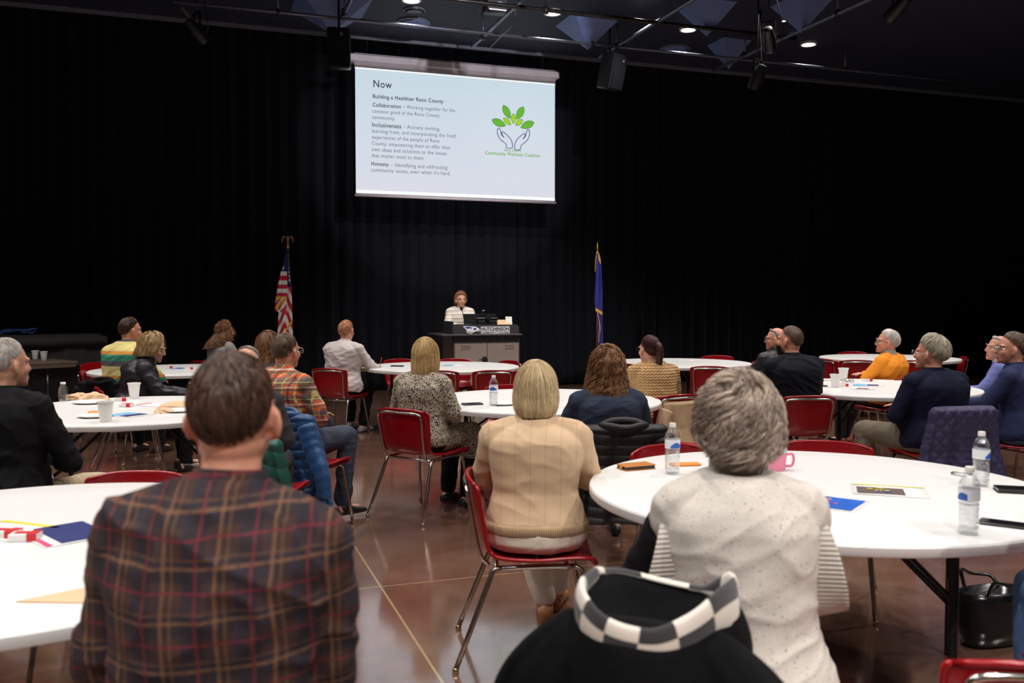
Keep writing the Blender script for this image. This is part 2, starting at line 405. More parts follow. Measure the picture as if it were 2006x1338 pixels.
def hung_speaker(px, py, Y, lab, yaw, tilt):
    p = at_Y(px, py, Y); t = thing('hanging_loudspeaker', lab, 'loudspeaker', tuple(p), yaw, 'hanging loudspeakers')
    Rt = R3('X', tilt)
    G().box((0, 0, 0), (.30, .27, .52), bev=.02).xf(Rt).build('cabinet', 'black_plastic', t, sharp=40)
    G().box((0, -.142, 0), (.26, .012, .48), bev=.005).xf(Rt).build('grille', 'velour', t, sharp=40)
    G().box((.04, -.150, .17), (.035, .006, .04)).xf(Rt).build('badge', 'edge_grey', t, smooth=False)
    G().tube([(0, .02, .2), (0, .05, .33), (0, .05, CEIL-.002-p[2])], .015, 8).build('bracket', 'black_metal', t)
    return t
hung_speaker(664, 96, 12.2, 'black box loudspeaker hanging left of the projection screen', .15, .12)
hung_speaker(1199, 141, 13.6, 'black box loudspeaker hanging right of the projection screen', .75, .25)
def stage_spot(px, py, Y, lab, yaw, tilt, pz=CEIL-.003):
    p = at_Y(px, py, Y); t = thing('stage_spotlight', lab, 'spotlight', tuple(p), yaw, 'stage lighting fixtures')
    Rt = R3('X', tilt)
    G().lathe([(.05, -.17), (.085, -.15), (.09, .0), (.07, .12), (.06, .17), (.02, .18)], 20).xf(Rt).build('housing', 'black_metal', t, sharp=40)
    G().lathe([(.084, -.155), (.001, -.158)], 20).xf(Rt).build('lens', 'steel', t)
    for s in (-1, 1): G().box((s*.08, 0, .11), (.008, .03, .26)).build('yoke_arm', 'pipe_black', t, smooth=False)
    G().box((0, 0, .24), (.17, .03, .01)).build('yoke', 'pipe_black', t, smooth=False)
    G().tube([(0, 0, .24), (0, 0, max(.3, pz-p[2]))], .012, 8).build('clamp', 'pipe_black', t)
    G().tube(bez([(.05, .03, .1), (.13, .08, .0), (.16, .05, .2), (.03, .02, pz-p[2]-.02)]), .007, 6).build('cable', 'black_plastic', t)
    return t
stage_spot(1484, 152, 12.4, 'small black spotlight hanging low at the upper right', .7, .5)
stage_spot(1506, 78, 12.0, 'black stage spotlight with cables above the low hanging one', -.4, .9)
stage_spot(1758, 18, 11.6, 'black stage spotlight at the top right corner', .5, 1.0)
stage_spot(386, 62, 11.8, 'dark spotlight under the bright tilted tube at the upper left', -.8, .8)
p = at_Y(374, 40, 11.8); t = thing('lighting_boom', 'bright tilted metal tube hanging at the upper left', 'pipe', tuple(p))
a, b = at_Y(354, 12, 11.8)-p, at_Y(395, 60, 11.8)-p
G().tube([a, b], .022, 10).build('tube', 'lamp_trim', t); G().tube([a, (a[0], a[1], 5.3-p[2])], .015, 8).build('hanger', 'pipe_black', t)
p = at_Y(970, 13, 12.3); t = thing('box_fixture', 'black box light fixture hanging above the screen beside the lit pipe', 'light fixture', tuple(p), RZ)
G().box((0, 0, 0), (.30, .22, .18), bev=.015).build('case', 'black_metal', t, sharp=40); G().box((0, -.115, -.075), (.24, .01, .018)).build('front_strip', 'foam', t, smooth=False)
G().box((.03, -.115, .02), (.06, .008, .03)).build('plate', 'pipe', t, smooth=False)
G().tube([(0, 0, .09), (0, 0, CEIL-p[2])], .015, 8).build('stem', 'black_metal', t)
G().tube(bez([(-.15, 0, .1), (-.24, 0, -.05), (-.2, 0, -.12), (-.12, 0, -.06)]), .008, 6).build('cable', 'black_plastic', t)
G().tube(bez([(.3, 0, .1), (.25, 0, -.2), (.12, .1, -.35), (-.02, .2, -.5)]), .006, 6).build('cable', 'edge_grey', t)

# ---------------------------------------------------------------- projection screen
VS = 14.4
def sp(px, py, dv=0.0):                      # picture point -> (u, z) on the screen plane, relative to the screen origin
    q = at_v(px, py, VS); u, v = w2uv(q[0], q[1]); return np.array([u-SU, q[2]-SZ])
SU, SZ = 0.0, 0.0
q = sp(890, 250); SU, SZ = q[0], q[1]
scr = room_thing('projection_screen', 'lowered white projection screen showing a slide titled Now with a green leaf emblem', 'projection screen', SU, VS, SZ)
L0, R0 = sp(697, 300)[0], sp(1087, 300)[0]; top = sp(697, 131)[1]; bot = sp(691, 378)[1]; cz = sp(697, 118)[1]
def slide_mat():
    t = NT('slide_light'); co = t.n('TexCoord').outputs['Object']; s = t.n('SeparateXYZ', {0: co})
    f = t.math('ADD', t.math('MULTIPLY', s.outputs[2], -0.45), 0.5, True)
    c = t.mix(f, srgb(203, 224, 234), srgb(226, 228, 240))
    f2 = t.math('MULTIPLY', t.math('SUBTRACT', t.n('TexGradient', {'Vector': t.n('Mapping', {'Vector': co, 'Location': (-.95, 0, -.1), 'Scale': (.9, .9, .9)}).outputs[0]}, gradient_type='SPHERICAL').outputs[0], 0.0), 0.12)
    c = t.mix(f2, c, (0.95, 0.97, 1.0))
    e = t.n('Emission', {'Color': c, 'Strength': 0.93}); t.t.links.new(e.outputs[0], t.out.inputs[0]); return t.m
M['slide'] = slide_mat()
def emis(name, col, s=1.0):
    t = NT(name); e = t.n('Emission', {'Color': c4(col), 'Strength': s}); t.t.links.new(e.outputs[0], t.out.inputs[0]); return t.m
M['sl_white'] = emis('slide_white', (0.98, 0.98, 0.98)); M['sl_dark'] = emis('slide_dark', srgb(40, 38, 58)); M['sl_text'] = emis('slide_text', srgb(92, 92, 108))
M['sl_green'] = emis('slide_green', srgb(104, 182, 60)); M['sl_lime'] = emis('slide_lime', srgb(164, 214, 40)); M['sl_navy'] = emis('slide_navy', srgb(62, 66, 124))
M['sl_leafline'] = emis('slide_leaf_edge', srgb(52, 110, 50)); M['sl_letter'] = emis('slide_letter', srgb(110, 175, 70))
M['screen_grey'] = pm('screen_grey', srgb(172, 162, 166), 0.8)
M['casing'] = pm('casing', srgb(200, 192, 196), 0.5)
G().box(((L0+R0)/2, .012, (top+cz+.0)/2+.05), (R0-L0+.02, .006, cz-top+.14)).build('screen_cloth', 'screen_grey', scr, smooth=False)
G().box(((L0+R0)/2, .006, (top+bot)/2), (R0-L0, .006, top-bot)).build('slide', 'slide', scr, smooth=False)
G().box(((L0+R0)/2, .0, top-.012), (R0-L0, .004, .022)).build('slide_top_edge', 'sl_white', scr, smooth=False); G().box(((L0+R0)/2, .0, bot+.03), (R0-L0, .004, .05)).build('slide_bottom_edge', 'sl_white', scr, smooth=False)
G().tube([(L0-.02, 0, bot-.03), (R0+.02, 0, bot-.03)], .022, 10).build('bottom_bar', 'casing', scr)
hu = sp(684, 110)
G().box(((L0+R0)/2-.01, .07, cz+.045), (R0-L0+.18, .17, .13), bev=.02).build('housing', 'casing', scr, sharp=40)
for x_ in (L0+.2, R0-.2): G().tube([(x_, .07, cz+.1), (x_, .07, 6.5-SZ)], .008, 6).build('hanger', 'black_metal', scr)
CR = lambda cx_, cy_: (670+cx_*440/1840, 90+cy_*440/1840)
def slide_line(body, x0, y0, x1, m, bold=0.0, depth=-.004, parent=scr, name='slide_text'):
    a = sp(*CR(x0, y0)); b = sp(*CR(x1, y0)); me = text_mesh(body, .1, bold=bold, cdist=1.08)
    n = len(me.vertices); co = np.empty(n*3); me.vertices.foreach_get('co', co); co = co.reshape(-1, 3)
    s = (b[0]-a[0])/(co[:, 0].max()-co[:, 0].min()); x_ = (co[:, 0]-co[:, 0].min())*s+a[0]; z_ = co[:, 1]*s*1.15+a[1]
    me.vertices.foreach_set('co', np.c_[x_, depth+co[:, 2]*.2, z_].ravel()); me.update(); meshobj(name, me, m, parent)
D, T_ = 'sl_dark', 'sl_text'
for a_ in (('Now', 257, 337, 408, D, .0008), ('Building a Healthier Reno County', 252, 427, 830, D, .0014), ('Collaboration', 250, 496, 482, D, .0014), ('– Working together for the', 498, 512, 926, T_, 0),
           ('common good of the Reno County', 248, 547, 798, T_, 0), ('community.', 247, 597, 435, T_, 0), ('Inclusiveness', 247, 661, 484, D, .0014), ('– Actively inviting,', 500, 676, 802, T_, 0),
           ('learning from, and incorporating the lived', 246, 710, 928, T_, 0), ('experiences of the people of Reno', 245, 760, 798, T_, 0), ('County, empowering them to offer their', 243, 811, 890, T_, 0),
           ('own ideas and solutions to the issues', 243, 861, 855, T_, 0), ('that matter most to them.', 241, 911, 674, T_, 0), ('Honesty', 241, 979, 381, D, .0014), ('– Identifying and addressing', 398, 988, 862, T_, 0),
           ("community issues, even when it's hard.", 238, 1029, 888, T_, 0), ('Reno County', 1330, 862, 1468, 'sl_letter', .0015), ('Community Wellness Coalition', 1172, 888, 1622, 'sl_letter', .0018)):
    slide_line(a_[0], a_[1], a_[2], a_[3], a_[4], a_[5])
def leaf(x0, y0, x1, y1, m, wd=.23):
    a, b = sp(*CR(x0, y0)), sp(*CR(x1, y1)); d = b-a; nn = np.array([-d[1], d[0]]); P = []
    ts = np.linspace(0, 1, 13)
    prof = np.sin(PI*ts**.9)**.85*wd
    P = [a+d*t+nn*p for t, p in zip(ts, prof)]+[a+d*t-nn*p for t, p in zip(ts[::-1][1:-1], prof[::-1][1:-1])]
    G().add([(p[0], -.003, p[1]) for p in P], [tuple(range(len(P)))]).build('emblem_leaf', m, scr, smooth=False)
    G().tube([(p[0], -.004, p[1]) for p in P], .004, 5, closed=True).build('leaf_outline', 'sl_leafline', scr)
for a_ in ((1320, 485, 1378, 597), (1487, 498, 1430, 602), (1227, 605, 1340, 655), (1573, 625, 1463, 670)): leaf(*a_, 'sl_green')
for a_ in ((1322, 590, 1383, 648), (1405, 555, 1403, 638), (1480, 603, 1420, 652)): leaf(*a_, 'sl_lime')
hand = [(1285, 672), (1273, 685), (1274, 720), (1288, 755), (1315, 782), (1342, 803), (1349, 835), (1392, 835), (1392, 790), (1376, 757), (1345, 725), (1318, 705), (1308, 712), (1314, 732), (1328, 750), (1306, 727), (1297, 690)]
for s in (1, -1):
    P = [sp(*CR(x_ if s == 1 else 2808-x_, y_+(0 if s == 1 else 13))) for x_, y_ in hand]
    P = bez([(p[0], -.004, p[1]) for p in P]+[(P[0][0], -.004, P[0][1])], 4)
    G().tube(P, .0065, 5).build('emblem_hand', 'sl_navy', scr)

# ---------------------------------------------------------------- lectern
M['lect_grey'] = pm('lect_grey', srgb(132, 118, 108), 0.55)
M['lect_dark'] = pm('lect_dark', srgb(52, 48, 52), 0.5)
M['logo_white'] = pm('logo_white', (0.8, 0.8, 0.82), 0.5); M['logo_blue'] = pm('logo_blue', srgb(30, 60, 160), 0.5); M['logo_red'] = pm('logo_red', srgb(200, 40, 50), 0.5)
LV = 12.75
def lp(px, py): q_ = at_v(px, py, LV); u_, _ = w2uv(q_[0], q_[1]); return np.array([u_-LU, q_[2]])
LU = 0.0; q = lp(953, 760); LU = q[0]
lec = room_thing('lectern', 'grey and black equipment lectern with college lettering under the screen', 'lectern', LU, LV, 0)
l0, l1 = lp(888, 680)[0], lp(1018, 680)[0]; wz = lp(953, 656)[1]; W = l1-l0; cx_ = (l0+l1)/2; DP = 0.72
G().box((cx_, DP/2, (wz-.03)/2+.04), (W-.05, DP-.04, wz-.11)).build('carcass', 'lect_grey', lec, smooth=False)
G().box((cx_, DP/2, .05), (W-.1, DP-.1, .1)).build('plinth', 'black_plastic', lec, smooth=False)
G().box((cx_, .006, wz-.07), (W-.02, .03, .09)).build('rail', 'lect_dark', lec, smooth=False)
for s in (-1, 1):
    d_ = G().box((cx_+s*W*.243, -.006, (wz-.12)/2+.05), (W*.478, .02, wz-.22), bev=.004).build('door', 'lect_grey', lec, sharp=30)
    for r_ in range(3):
        for k in range(3):
            G().box((cx_+s*W*.33+(k-1)*.05+(r_ % 2)*.02, -.018, wz-.16-r_*.025), (.035, .003, .005)).build('vent_slot', 'black_plastic', d_, smooth=False)
    if s == -1:
        G().lathe([(.04, -.006), (.045, 0), (.04, .012), (.02, .016)], 24).xf(R3('X', PI/2)).xf(np.eye(3), (cx_-.04, -.016, wz-.36)).build('lock_knob', 'black_plastic', d_, sharp=40)
        G().lathe([(.01, 0), (.01, .008)], 12).xf(R3('X', PI/2)).xf(np.eye(3), (cx_-.11, -.016, wz-.36)).build('key_lock', 'black_plastic', d_)
    G().box((cx_+s*(W/2-.012), .02, wz/2), (.03, .05, wz-.06), bev=.006).build('corner_post', 'lect_dark', lec, sharp=30)
G().box((cx_-.09, DP/2-.03, wz), (W+.22, DP+.1, .028), bev=.008).build('worktop', 'lect_dark', lec, sharp=30)
ph = lp(953, 636)[1]-wz
def rrect(x0, x1, z0, z1, r, n=5):
    P = [(x0, z0), (x1, z0)]
    for k in range(n+1): a = k/n*PI/2; P.append((x1-r+r*math.cos(a), z1-r+r*math.sin(a)))
    for k in range(n+1): a = PI/2+k/n*PI/2; P.append((x0+r+r*math.cos(a), z1-r+r*math.sin(a)))
    return P
px0, px1 = lp(887, 640)[0], lp(1016, 640)[0]
g = G().prism(rrect(px0, px1, wz+.01, wz+ph, .05), -.02, .0); g.xf([[1, 0, 0], [0, 0, 1], [0, 1, 0]]); g.f = [f[::-1] for f in g.f]
g.build('sign_board', 'lect_dark', lec, smooth=False)
G().box((px0+.012, DP*.4, wz+ph*.5+.03), (.024, DP*.7, ph+.04)).build('side_board', 'lect_dark', lec, smooth=False)
LC = lambda a, b: lp(850+a*190/1695, 560+b*190/1695)
x0, x1 = LC(812, 0)[0], LC(1312, 0)[0]; zt, zm, zb = LC(1000, 712)[1], LC(1000, 792)[1], LC(1000, 838)[1]
G().box(((x0+x1)/2, -.024, (zt+zm)/2), (x1-x0, .006, zt-zm)).box(((x0*.54+x1*.46)-(x1-x0)*.18, -.024, (zm+zb)/2-.002), ((x1-x0)*.55, .006, zm-zb-.006)).box((x1-(x1-x0)*.21, -.024, (zm+zb)/2-.002), ((x1-x0)*.42, .006, zm-zb-.006)).build('lettering_plate', 'logo_white', lec, smooth=False)
def lec_text(body, xa, xb, zb_, zt_, m):
    me = text_mesh(body, .1, bold=.004); n = len(me.vertices); co = np.empty(n*3); me.vertices.foreach_get('co', co); co = co.reshape(-1, 3)
    mn, mx = co.min(0), co.max(0); x_ = (co[:, 0]-mn[0])/(mx[0]-mn[0])*(xb-xa)+xa; z_ = (co[:, 1]-mn[1])/(mx[1]-mn[1])*(zt_-zb_)+zb_
    me.vertices.foreach_set('co', np.c_[x_, -.029-co[:, 2]*.3, z_].ravel()); me.update(); meshobj('lettering', me, m, lec)
hh = zt-zm
lec_text('HUTCHINSON', x0+.008, x1-.008, zm+hh*.1, zt-hh*.1, 'lect_dark')
lec_text('COMMUNITY', x0+.01, x0+(x1-x0)*.53, zb+.006, zm-.010, 'lect_dark'); lec_text('COLLEGE', x1-(x1-x0)*.40, x1-.012, zb+.006, zm-.010, 'lect_dark')
def emb(pts, m, dy, nm='emblem'):
    P = [LC(*p_) for p_ in pts]; n = len(P)
    G().add([(p_[0], dy, p_[1]) for p_ in P]+[(p_[0], dy+.003, p_[1]) for p_ in P], [tuple(range(n)), tuple(range(2*n-1, n-1, -1))]+[(i, n+i, n+(i+1) % n, (i+1) % n) for i in range(n)]).build(nm, m, lec, smooth=False)
emb([(500, 708), (560, 703), (640, 710), (720, 712), (775, 740), (806, 775), (800, 800), (730, 790), (680, 812), (660, 835), (605, 835), (560, 808), (575, 785), (535, 745)], 'logo_white', -.024)
emb([(530, 718), (600, 712), (645, 725), (660, 745), (610, 735), (570, 750)], 'logo_blue', -.028); emb([(680, 745), (715, 732), (740, 745), (715, 772), (685, 765)], 'logo_blue', -.028)
emb([(765, 772), (800, 775), (796, 790), (770, 786)], 'logo_red', -.028)
for k in range(4): emb([(585+k*24, 795), (593+k*24, 790), (606+k*20, 822), (598+k*20, 826)], 'lect_dark', -.028)
# things on the lectern (each a thing of its own)
def on_lec(px, py, dv): q_ = at_v(px, py, LV+dv); return tuple(q_)
WT = wz+.014
q = at_v(941, 600, LV+.42)
M['matte_black'] = pm('matte_black', (.008, .008, .009), .85, **{'Specular IOR Level': .15})
t = thing('monitor', 'black computer monitor seen from behind on the lectern', 'monitor', (q[0], q[1], WT), RZ)
mz0, mz1 = at_v(940, 634, LV+.42)[2]-WT, at_v(940, 622, LV+.42)[2]-WT
G().box((0, 0, (mz0+mz1)/2), (.52, .03, mz1-mz0+.12), R3('X', -.35), bev=.008).build('display', 'matte_black', t, sharp=30)
G().box((0, .05, (mz0)/2), (.06, .04, mz0+.05)).build('stand', 'black_plastic', t, smooth=False); G().box((0, .05, .008), (.24, .18, .016), bev=.005).build('foot', 'black_plastic', t, sharp=30)
q = at_v(954, 624, LV+.25); hz = q[2]-WT
t = thing('conference_camera', 'dark grey conference camera bar with round lens on the lectern', 'camera', (q[0], q[1], WT), RZ)
G().box((0, 0, hz), (.37, .06, .062), bev=.03).build('bar', 'lect_dark', t, sharp=60)
G().lathe([(.036, 0), (.036, .04), (.028, .05), (.02, .052)], 24).xf(R3('X', PI/2)).xf(np.eye(3), (0, -.02, hz)).build('lens', 'screen_phone', t, sharp=40)
G().box((0, .01, (hz-.03)/2), (.3, .09, max(.02, hz-.03)), bev=.008).build('stand', 'black_plastic', t, sharp=30)
q = at_v(947, 610, LV+.36)
t = thing('ball_camera', 'small black ball camera perched on top of the monitor', 'camera', (q[0], q[1], q[2]-.03), RZ)
G().ell((0, 0, .03), .032).build('ball', 'black_plastic', t); G().box((0, 0, -.012), (.05, .05, .02)).build('clip', 'black_plastic', t, smooth=False); G().ell((0, -.022, .035), (.014, .014, .014)).build('lens', 'steel', t)
q = at_v(986, 632, LV+.45)
t = thing('document_holder', 'beige slanted paper stand on the right of the lectern', 'stand', (q[0], q[1], WT), RZ)
G().box((0, 0, .13), (.26, .3, .012), R3('X', .42)).build('slope', 'tan_paper', t, smooth=False); G().box((.11, .06, .17), (.10, .012, .15), R3('X', -.2)).build('side_plate', 'paper', t, smooth=False); G().box((0, .05, .06), (.2, .05, .12)).build('support', 'lect_dark', t, smooth=False)
q = at_v(905, 633, LV+.2)
t = thing('laptop', 'black laptop on the left of the lectern', 'laptop', (q[0]-.02, q[1], WT+ph*.55), RZ)
G().box((0, .02, 0), (.32, .22, .018), bev=.004).build('base', 'black_plastic', t, sharp=30); G().box((0, -.08, .03), (.32, .012, .06), R3('X', .2), bev=.003).build('lid', 'black_plastic', t, sharp=30); G().ell((.05, -.092, .02), (.02, .004, .012)).build('lid_mark', 'logo_white', t)
G().box((0, .02, -ph*.28), (.25, .18, ph*.5)).build('riser', 'black_plastic', t, smooth=False)
q = at_v(904, 606, LV+.35)
t = thing('gooseneck_microphone', 'black gooseneck microphone rising toward the speaker at the lectern', 'microphone', (q[0]+.01, q[1], WT), RZ)
hz = q[2]-WT
G().tube(bez([(.03, .0, 0), (.03, 0, hz*.5), (.01, .02, hz*.9), (0, .03, hz)]), .006, 8).build('gooseneck', 'black_metal', t); G().ell((0, .03, hz+.015), (.024, .024, .03)).build('foam_tip', 'black_plastic', t); G().lathe([(.04, 0), (.04, .015), (.02, .02)], 16, (.03, 0, 0)).build('base', 'black_metal', t)

# ---------------------------------------------------------------- flags
M['gold'] = pm('gold', srgb(214, 168, 84), 0.35, 0.7, var=0.1); M['gold_cloth'] = pm('gold_cloth', srgb(222, 172, 52), 0.7); M['pole_wood'] = pm('pole_wood', srgb(110, 58, 32), 0.4)
M['flag_red'] = pm('flag_red', srgb(196, 24, 46), 0.6); M['flag_white'] = pm('flag_white', (0.8, 0.78, 0.76), 0.6); M['flag_navy'] = pm('flag_navy', srgb(28, 30, 84), 0.6); M['flag_blue'] = pm('flag_blue', srgb(44, 44, 130), 0.6)
def flag(px, ytop, Yd, lab, kind):
    b = at_Y(px, 600, Yd); base = np.array([b[0], b[1], 0]); H_ = at_Y(px, ytop, Yd)[2]
    t = thing('flag_on_pole', lab, 'flag', tuple(base)); s = Yd/F_PX
    ctop = at_Y(px, 486 if kind == 'us' else 497, Yd)[2]
    G().tube([(0, 0, 0.05), (0, 0, ctop)], .014, 10).build('pole', 'pole_wood', t)
    G().lathe([(.15, 0), (.15, .02), (.10, .05), (.03, .08), (.02, .14)], 24).build('base', 'gold', t, sharp=40)
    if kind == 'us':
        G().lathe([(.026, ctop-.01), (.028, ctop+.03), (.014, ctop+.05), (.022, ctop+.075), (.008, ctop+.09)], 16).build('finial_collar', 'gold', t)
        e = G(); z = ctop+.13; e.ell((0, 0, z), (.018, .015, .04)).ell((0, -.005, z+.045), (.012, .014, .014))
        for sg in (-1, 1):
            e.tube(bez([(sg*.012, 0, z+.01), (sg*.045, 0, z+.045), (sg*.078, 0, z+.01), (sg*.083, 0, z-.045)]), [.014]*9+[.030]*8+[.022]*7+[.005], 10, flat=.4)
        e.build('eagle_finial', 'gold', t)
    else:
        G().lathe([(.022, ctop), (.022, ctop+.02), (.008, ctop+.03), (.014, ctop+.045), (.008, ctop+.06), (.017, ctop+.085), (.001, H_)], 12).build('spear_finial', 'gold', t)
    # cloth: a folded sheet, its faces coloured by where they fall on the drape
    na, nb = 60, 170; zt_, zb_ = ctop+.0, 0.55; P = np.zeros((nb+1, na+1, 3)); 
    for i in range(nb+1):
        k = i/nb; z = zt_+(zb_-zt_)*k; py = 486+k*(zt_-zb_)/s if kind == 'us' else 497+k*(zt_-zb_)/s
        if kind == 'us': xl = np.interp(py, [486, 500, 530, 560, 590, 608, 612, 660, 760], [-2, -4, -12, -19, -24, -25, -18, -21, -22])*s; xr = np.interp(py, [486, 530, 560, 650, 760], [3, 6, 8, 9, 10])*s
        else: xl = np.interp(py, [497, 520, 590, 605, 620, 700, 760], [-2, -3, -6, -4, 0, 2, 2])*s; xr = np.interp(py, [497, 510, 560, 620, 700, 760], [3, 6, 9, 10, 12, 13])*s
        for j in range(na+1):
            a = j/na; x_ = xl+(xr-xl)*a; f_ = math.sin(a*PI*5+k*2)*.35+math.sin(a*PI*2.2+1-k*3)*.5
            P[i, j] = (x_, -.018-.028*min(1, k*4+.2)*(1+f_), z)
    def col(k, a, py):
        if kind == 'us':
            if py < 532 and a < .62: 
                return 2
            if py < 562 and a >= .62-(py-486)*.0002:
                if py < 540 or a > .66: return 2
            if a < .66 and py < 582:
                return [1, 0][int((py-532)//8.3) % 2] if py < 580 else 3
            if py < 588 and a < .62 and py < 580+ (0.62-a)*14: return 3
            if a < .66 and py < 606:
                d = py-(608-(a)*34)
                return 3 if abs(py-(583+(.62-a)*38)) < 4 else [0, 1][int((py+a*55)//9) % 2]
            if a < .52: return [1, 0][int((py-a*-60)//14) % 2]
            return [1, 0][int((py-a*70)//17) % 2] if not (a > .5 and abs(py-(628+(1-a)*40)) < 3) else 3
        if py < 518 and a > .55 and py < 497+18*a+3: return 3
        if abs(py-(606+a*8)) < 3.2 and a < .95: return 3
        if py > 612 and abs(a-(.3+.12*math.sin(py*.13))) < .07 and py < 670: return 3
        return 4
    g = G(); g.grid(P); mi = []
    for i in range(nb):
        for j in range(na):
            k = (i+.5)/nb; py = (486 if kind == 'us' else 497)+k*(zt_-zb_)/s; a = (j+.5)/na; c_ = col(k, a, py)
            if kind == 'us' and c_ == 2:
                for sx, sy in ((.74, 501), (.76, 509), (.80, 517), (.82, 525), (.84, 533), (.86, 541), (.88, 549), (.2, 525)):
                    if abs(a-sx)*na*1.0 < 5-abs(py-sy)*1.3 : c_ = 1
            mi.append(c_)
    g.mi = mi; g.build('flag_cloth', ['flag_red', 'flag_white', 'flag_navy', 'gold_cloth', 'flag_blue'], t, solid=.004)
    if kind != 'us':
        G().tube(bez([(-.015, -.02, ctop+.01), (-.03, -.03, ctop-.1), (-.04, -.03, ctop-.3)]), .006, 6).build('cord', 'gold_cloth', t)
        G().lathe([(.022, 0), (.022, -.05)], 12, (0, 0, at_Y(px, 592, Yd)[2])).build('pole_joint', 'gold', t)
    return t
flag(565, 458, 13.9, 'furled red white and blue striped flag with gold eagle on a standing pole', 'us')
flag(1170, 474, 15.05, 'furled dark blue flag with gold fringe on a standing pole right of the lectern', 'st')

# ---------------------------------------------------------------- far left counter and folding table
M['dark_cloth'] = pm('dark_cloth', srgb(44, 38, 40), 0.9, nscale=14, var=.3, bscale=60)
a, b = at_Y(208, 655, 13.0), at_Y(-60, 655, 12.0); L = float(np.hypot(*(a-b)[:2])); ang = math.atan2(a[1]-b[1], a[0]-b[0]); zt = float(a[2])
t = thing('covered_counter', 'long waist-high counter under a dark grey cloth at the far left', 'counter', (b[0], b[1], 0), ang)
P = []
for z, o_ in ((zt-.40, .05), (zt-.3, .035), (zt-.15, .02), (zt-.03, .0), (zt, -.02)):
    x_ = np.linspace(0, L, 60); r_ = []
    for q_ in x_: r_.append((q_, -o_+.012*math.sin(q_*9)+.006*math.sin(q_*31), z-(.04*math.sin(q_*1.7) if z < zt-.35 else 0)))
    for q_ in np.linspace(0, .7, 14): r_.append((L+o_+.01*math.sin(q_*20), q_, z))
    for q_ in x_[::-1]: r_.append((q_, .7+o_, z))
    for q_ in np.linspace(.7, 0, 14): r_.append((-o_, q_, z))
    P.append(r_)
g = G().grid(P, wrap=True); n_ = len(P[0]); g.add(P[-1], [tuple(range(n_))]); g.build('cloth', 'dark_cloth', t, sharp=50)
x_ = np.linspace(0, L, 40); g = G().grid([[(q_, -.07-.006*math.sin(q_*11), zt-.03) for q_ in x_], [(q_, -.085-.008*math.sin(q_*9), zt-.12-.035*abs(math.sin(q_*1.6+.5))) for q_ in x_]]); g.build('cloth_edge', 'dark_cloth', t, solid=.006)
G().box((L/2, .35, (zt-.45)/2), (L-.15, .55, zt-.45)).build('body', 'black_plastic', t, smooth=False)
q = at_Y(28, 652, 12.6); g = G()
rr = random.Random(3)
for k in range(7):
    pts = [(rr.uniform(-.25, .25), rr.uniform(-.08, .08), .012+rr.uniform(0, .07)) for _ in range(6)]; g.tube(bez(pts, 6), .012, 6)
o = g.build('cable_coil', 'blue_dark'); place(o, (q[0], q[1]+.1, zt+.003), ang); tag(o, 'tangle of blue cable on the dark covered counter', 'cable')
M['table_brown'] = pm('table_brown', srgb(104, 88, 74), 0.55)
a, b = at_z(152, 707, .74), at_z(-40, 716, .74); L = float(np.hypot(*(a-b)[:2])); ang = math.atan2(a[1]-b[1], a[0]-b[0])
t = thing('folding_table', 'brown rectangular folding table at the far left in front of the covered counter', 'table', (b[0], b[1], 0), ang)
G().box((L/2, .36, .725), (L, .76, .03), bev=.006).build('tabletop', 'table_brown', t, sharp=30); G().box((L/2, -.005, .69), (L-.06, .02, .05)).build('apron', 'table_brown', t, smooth=False)
for x_ in (L-.35, .3):
    for y_ in (.08, .64): G().tube([(x_, y_, .7), (x_, y_, .0)], .014, 8).build('leg', 'leg_chrome', t)
    G().tube([(x_, .08, .14), (x_, .64, .14)], .012, 8).build('crossbar', 'leg_chrome', t)
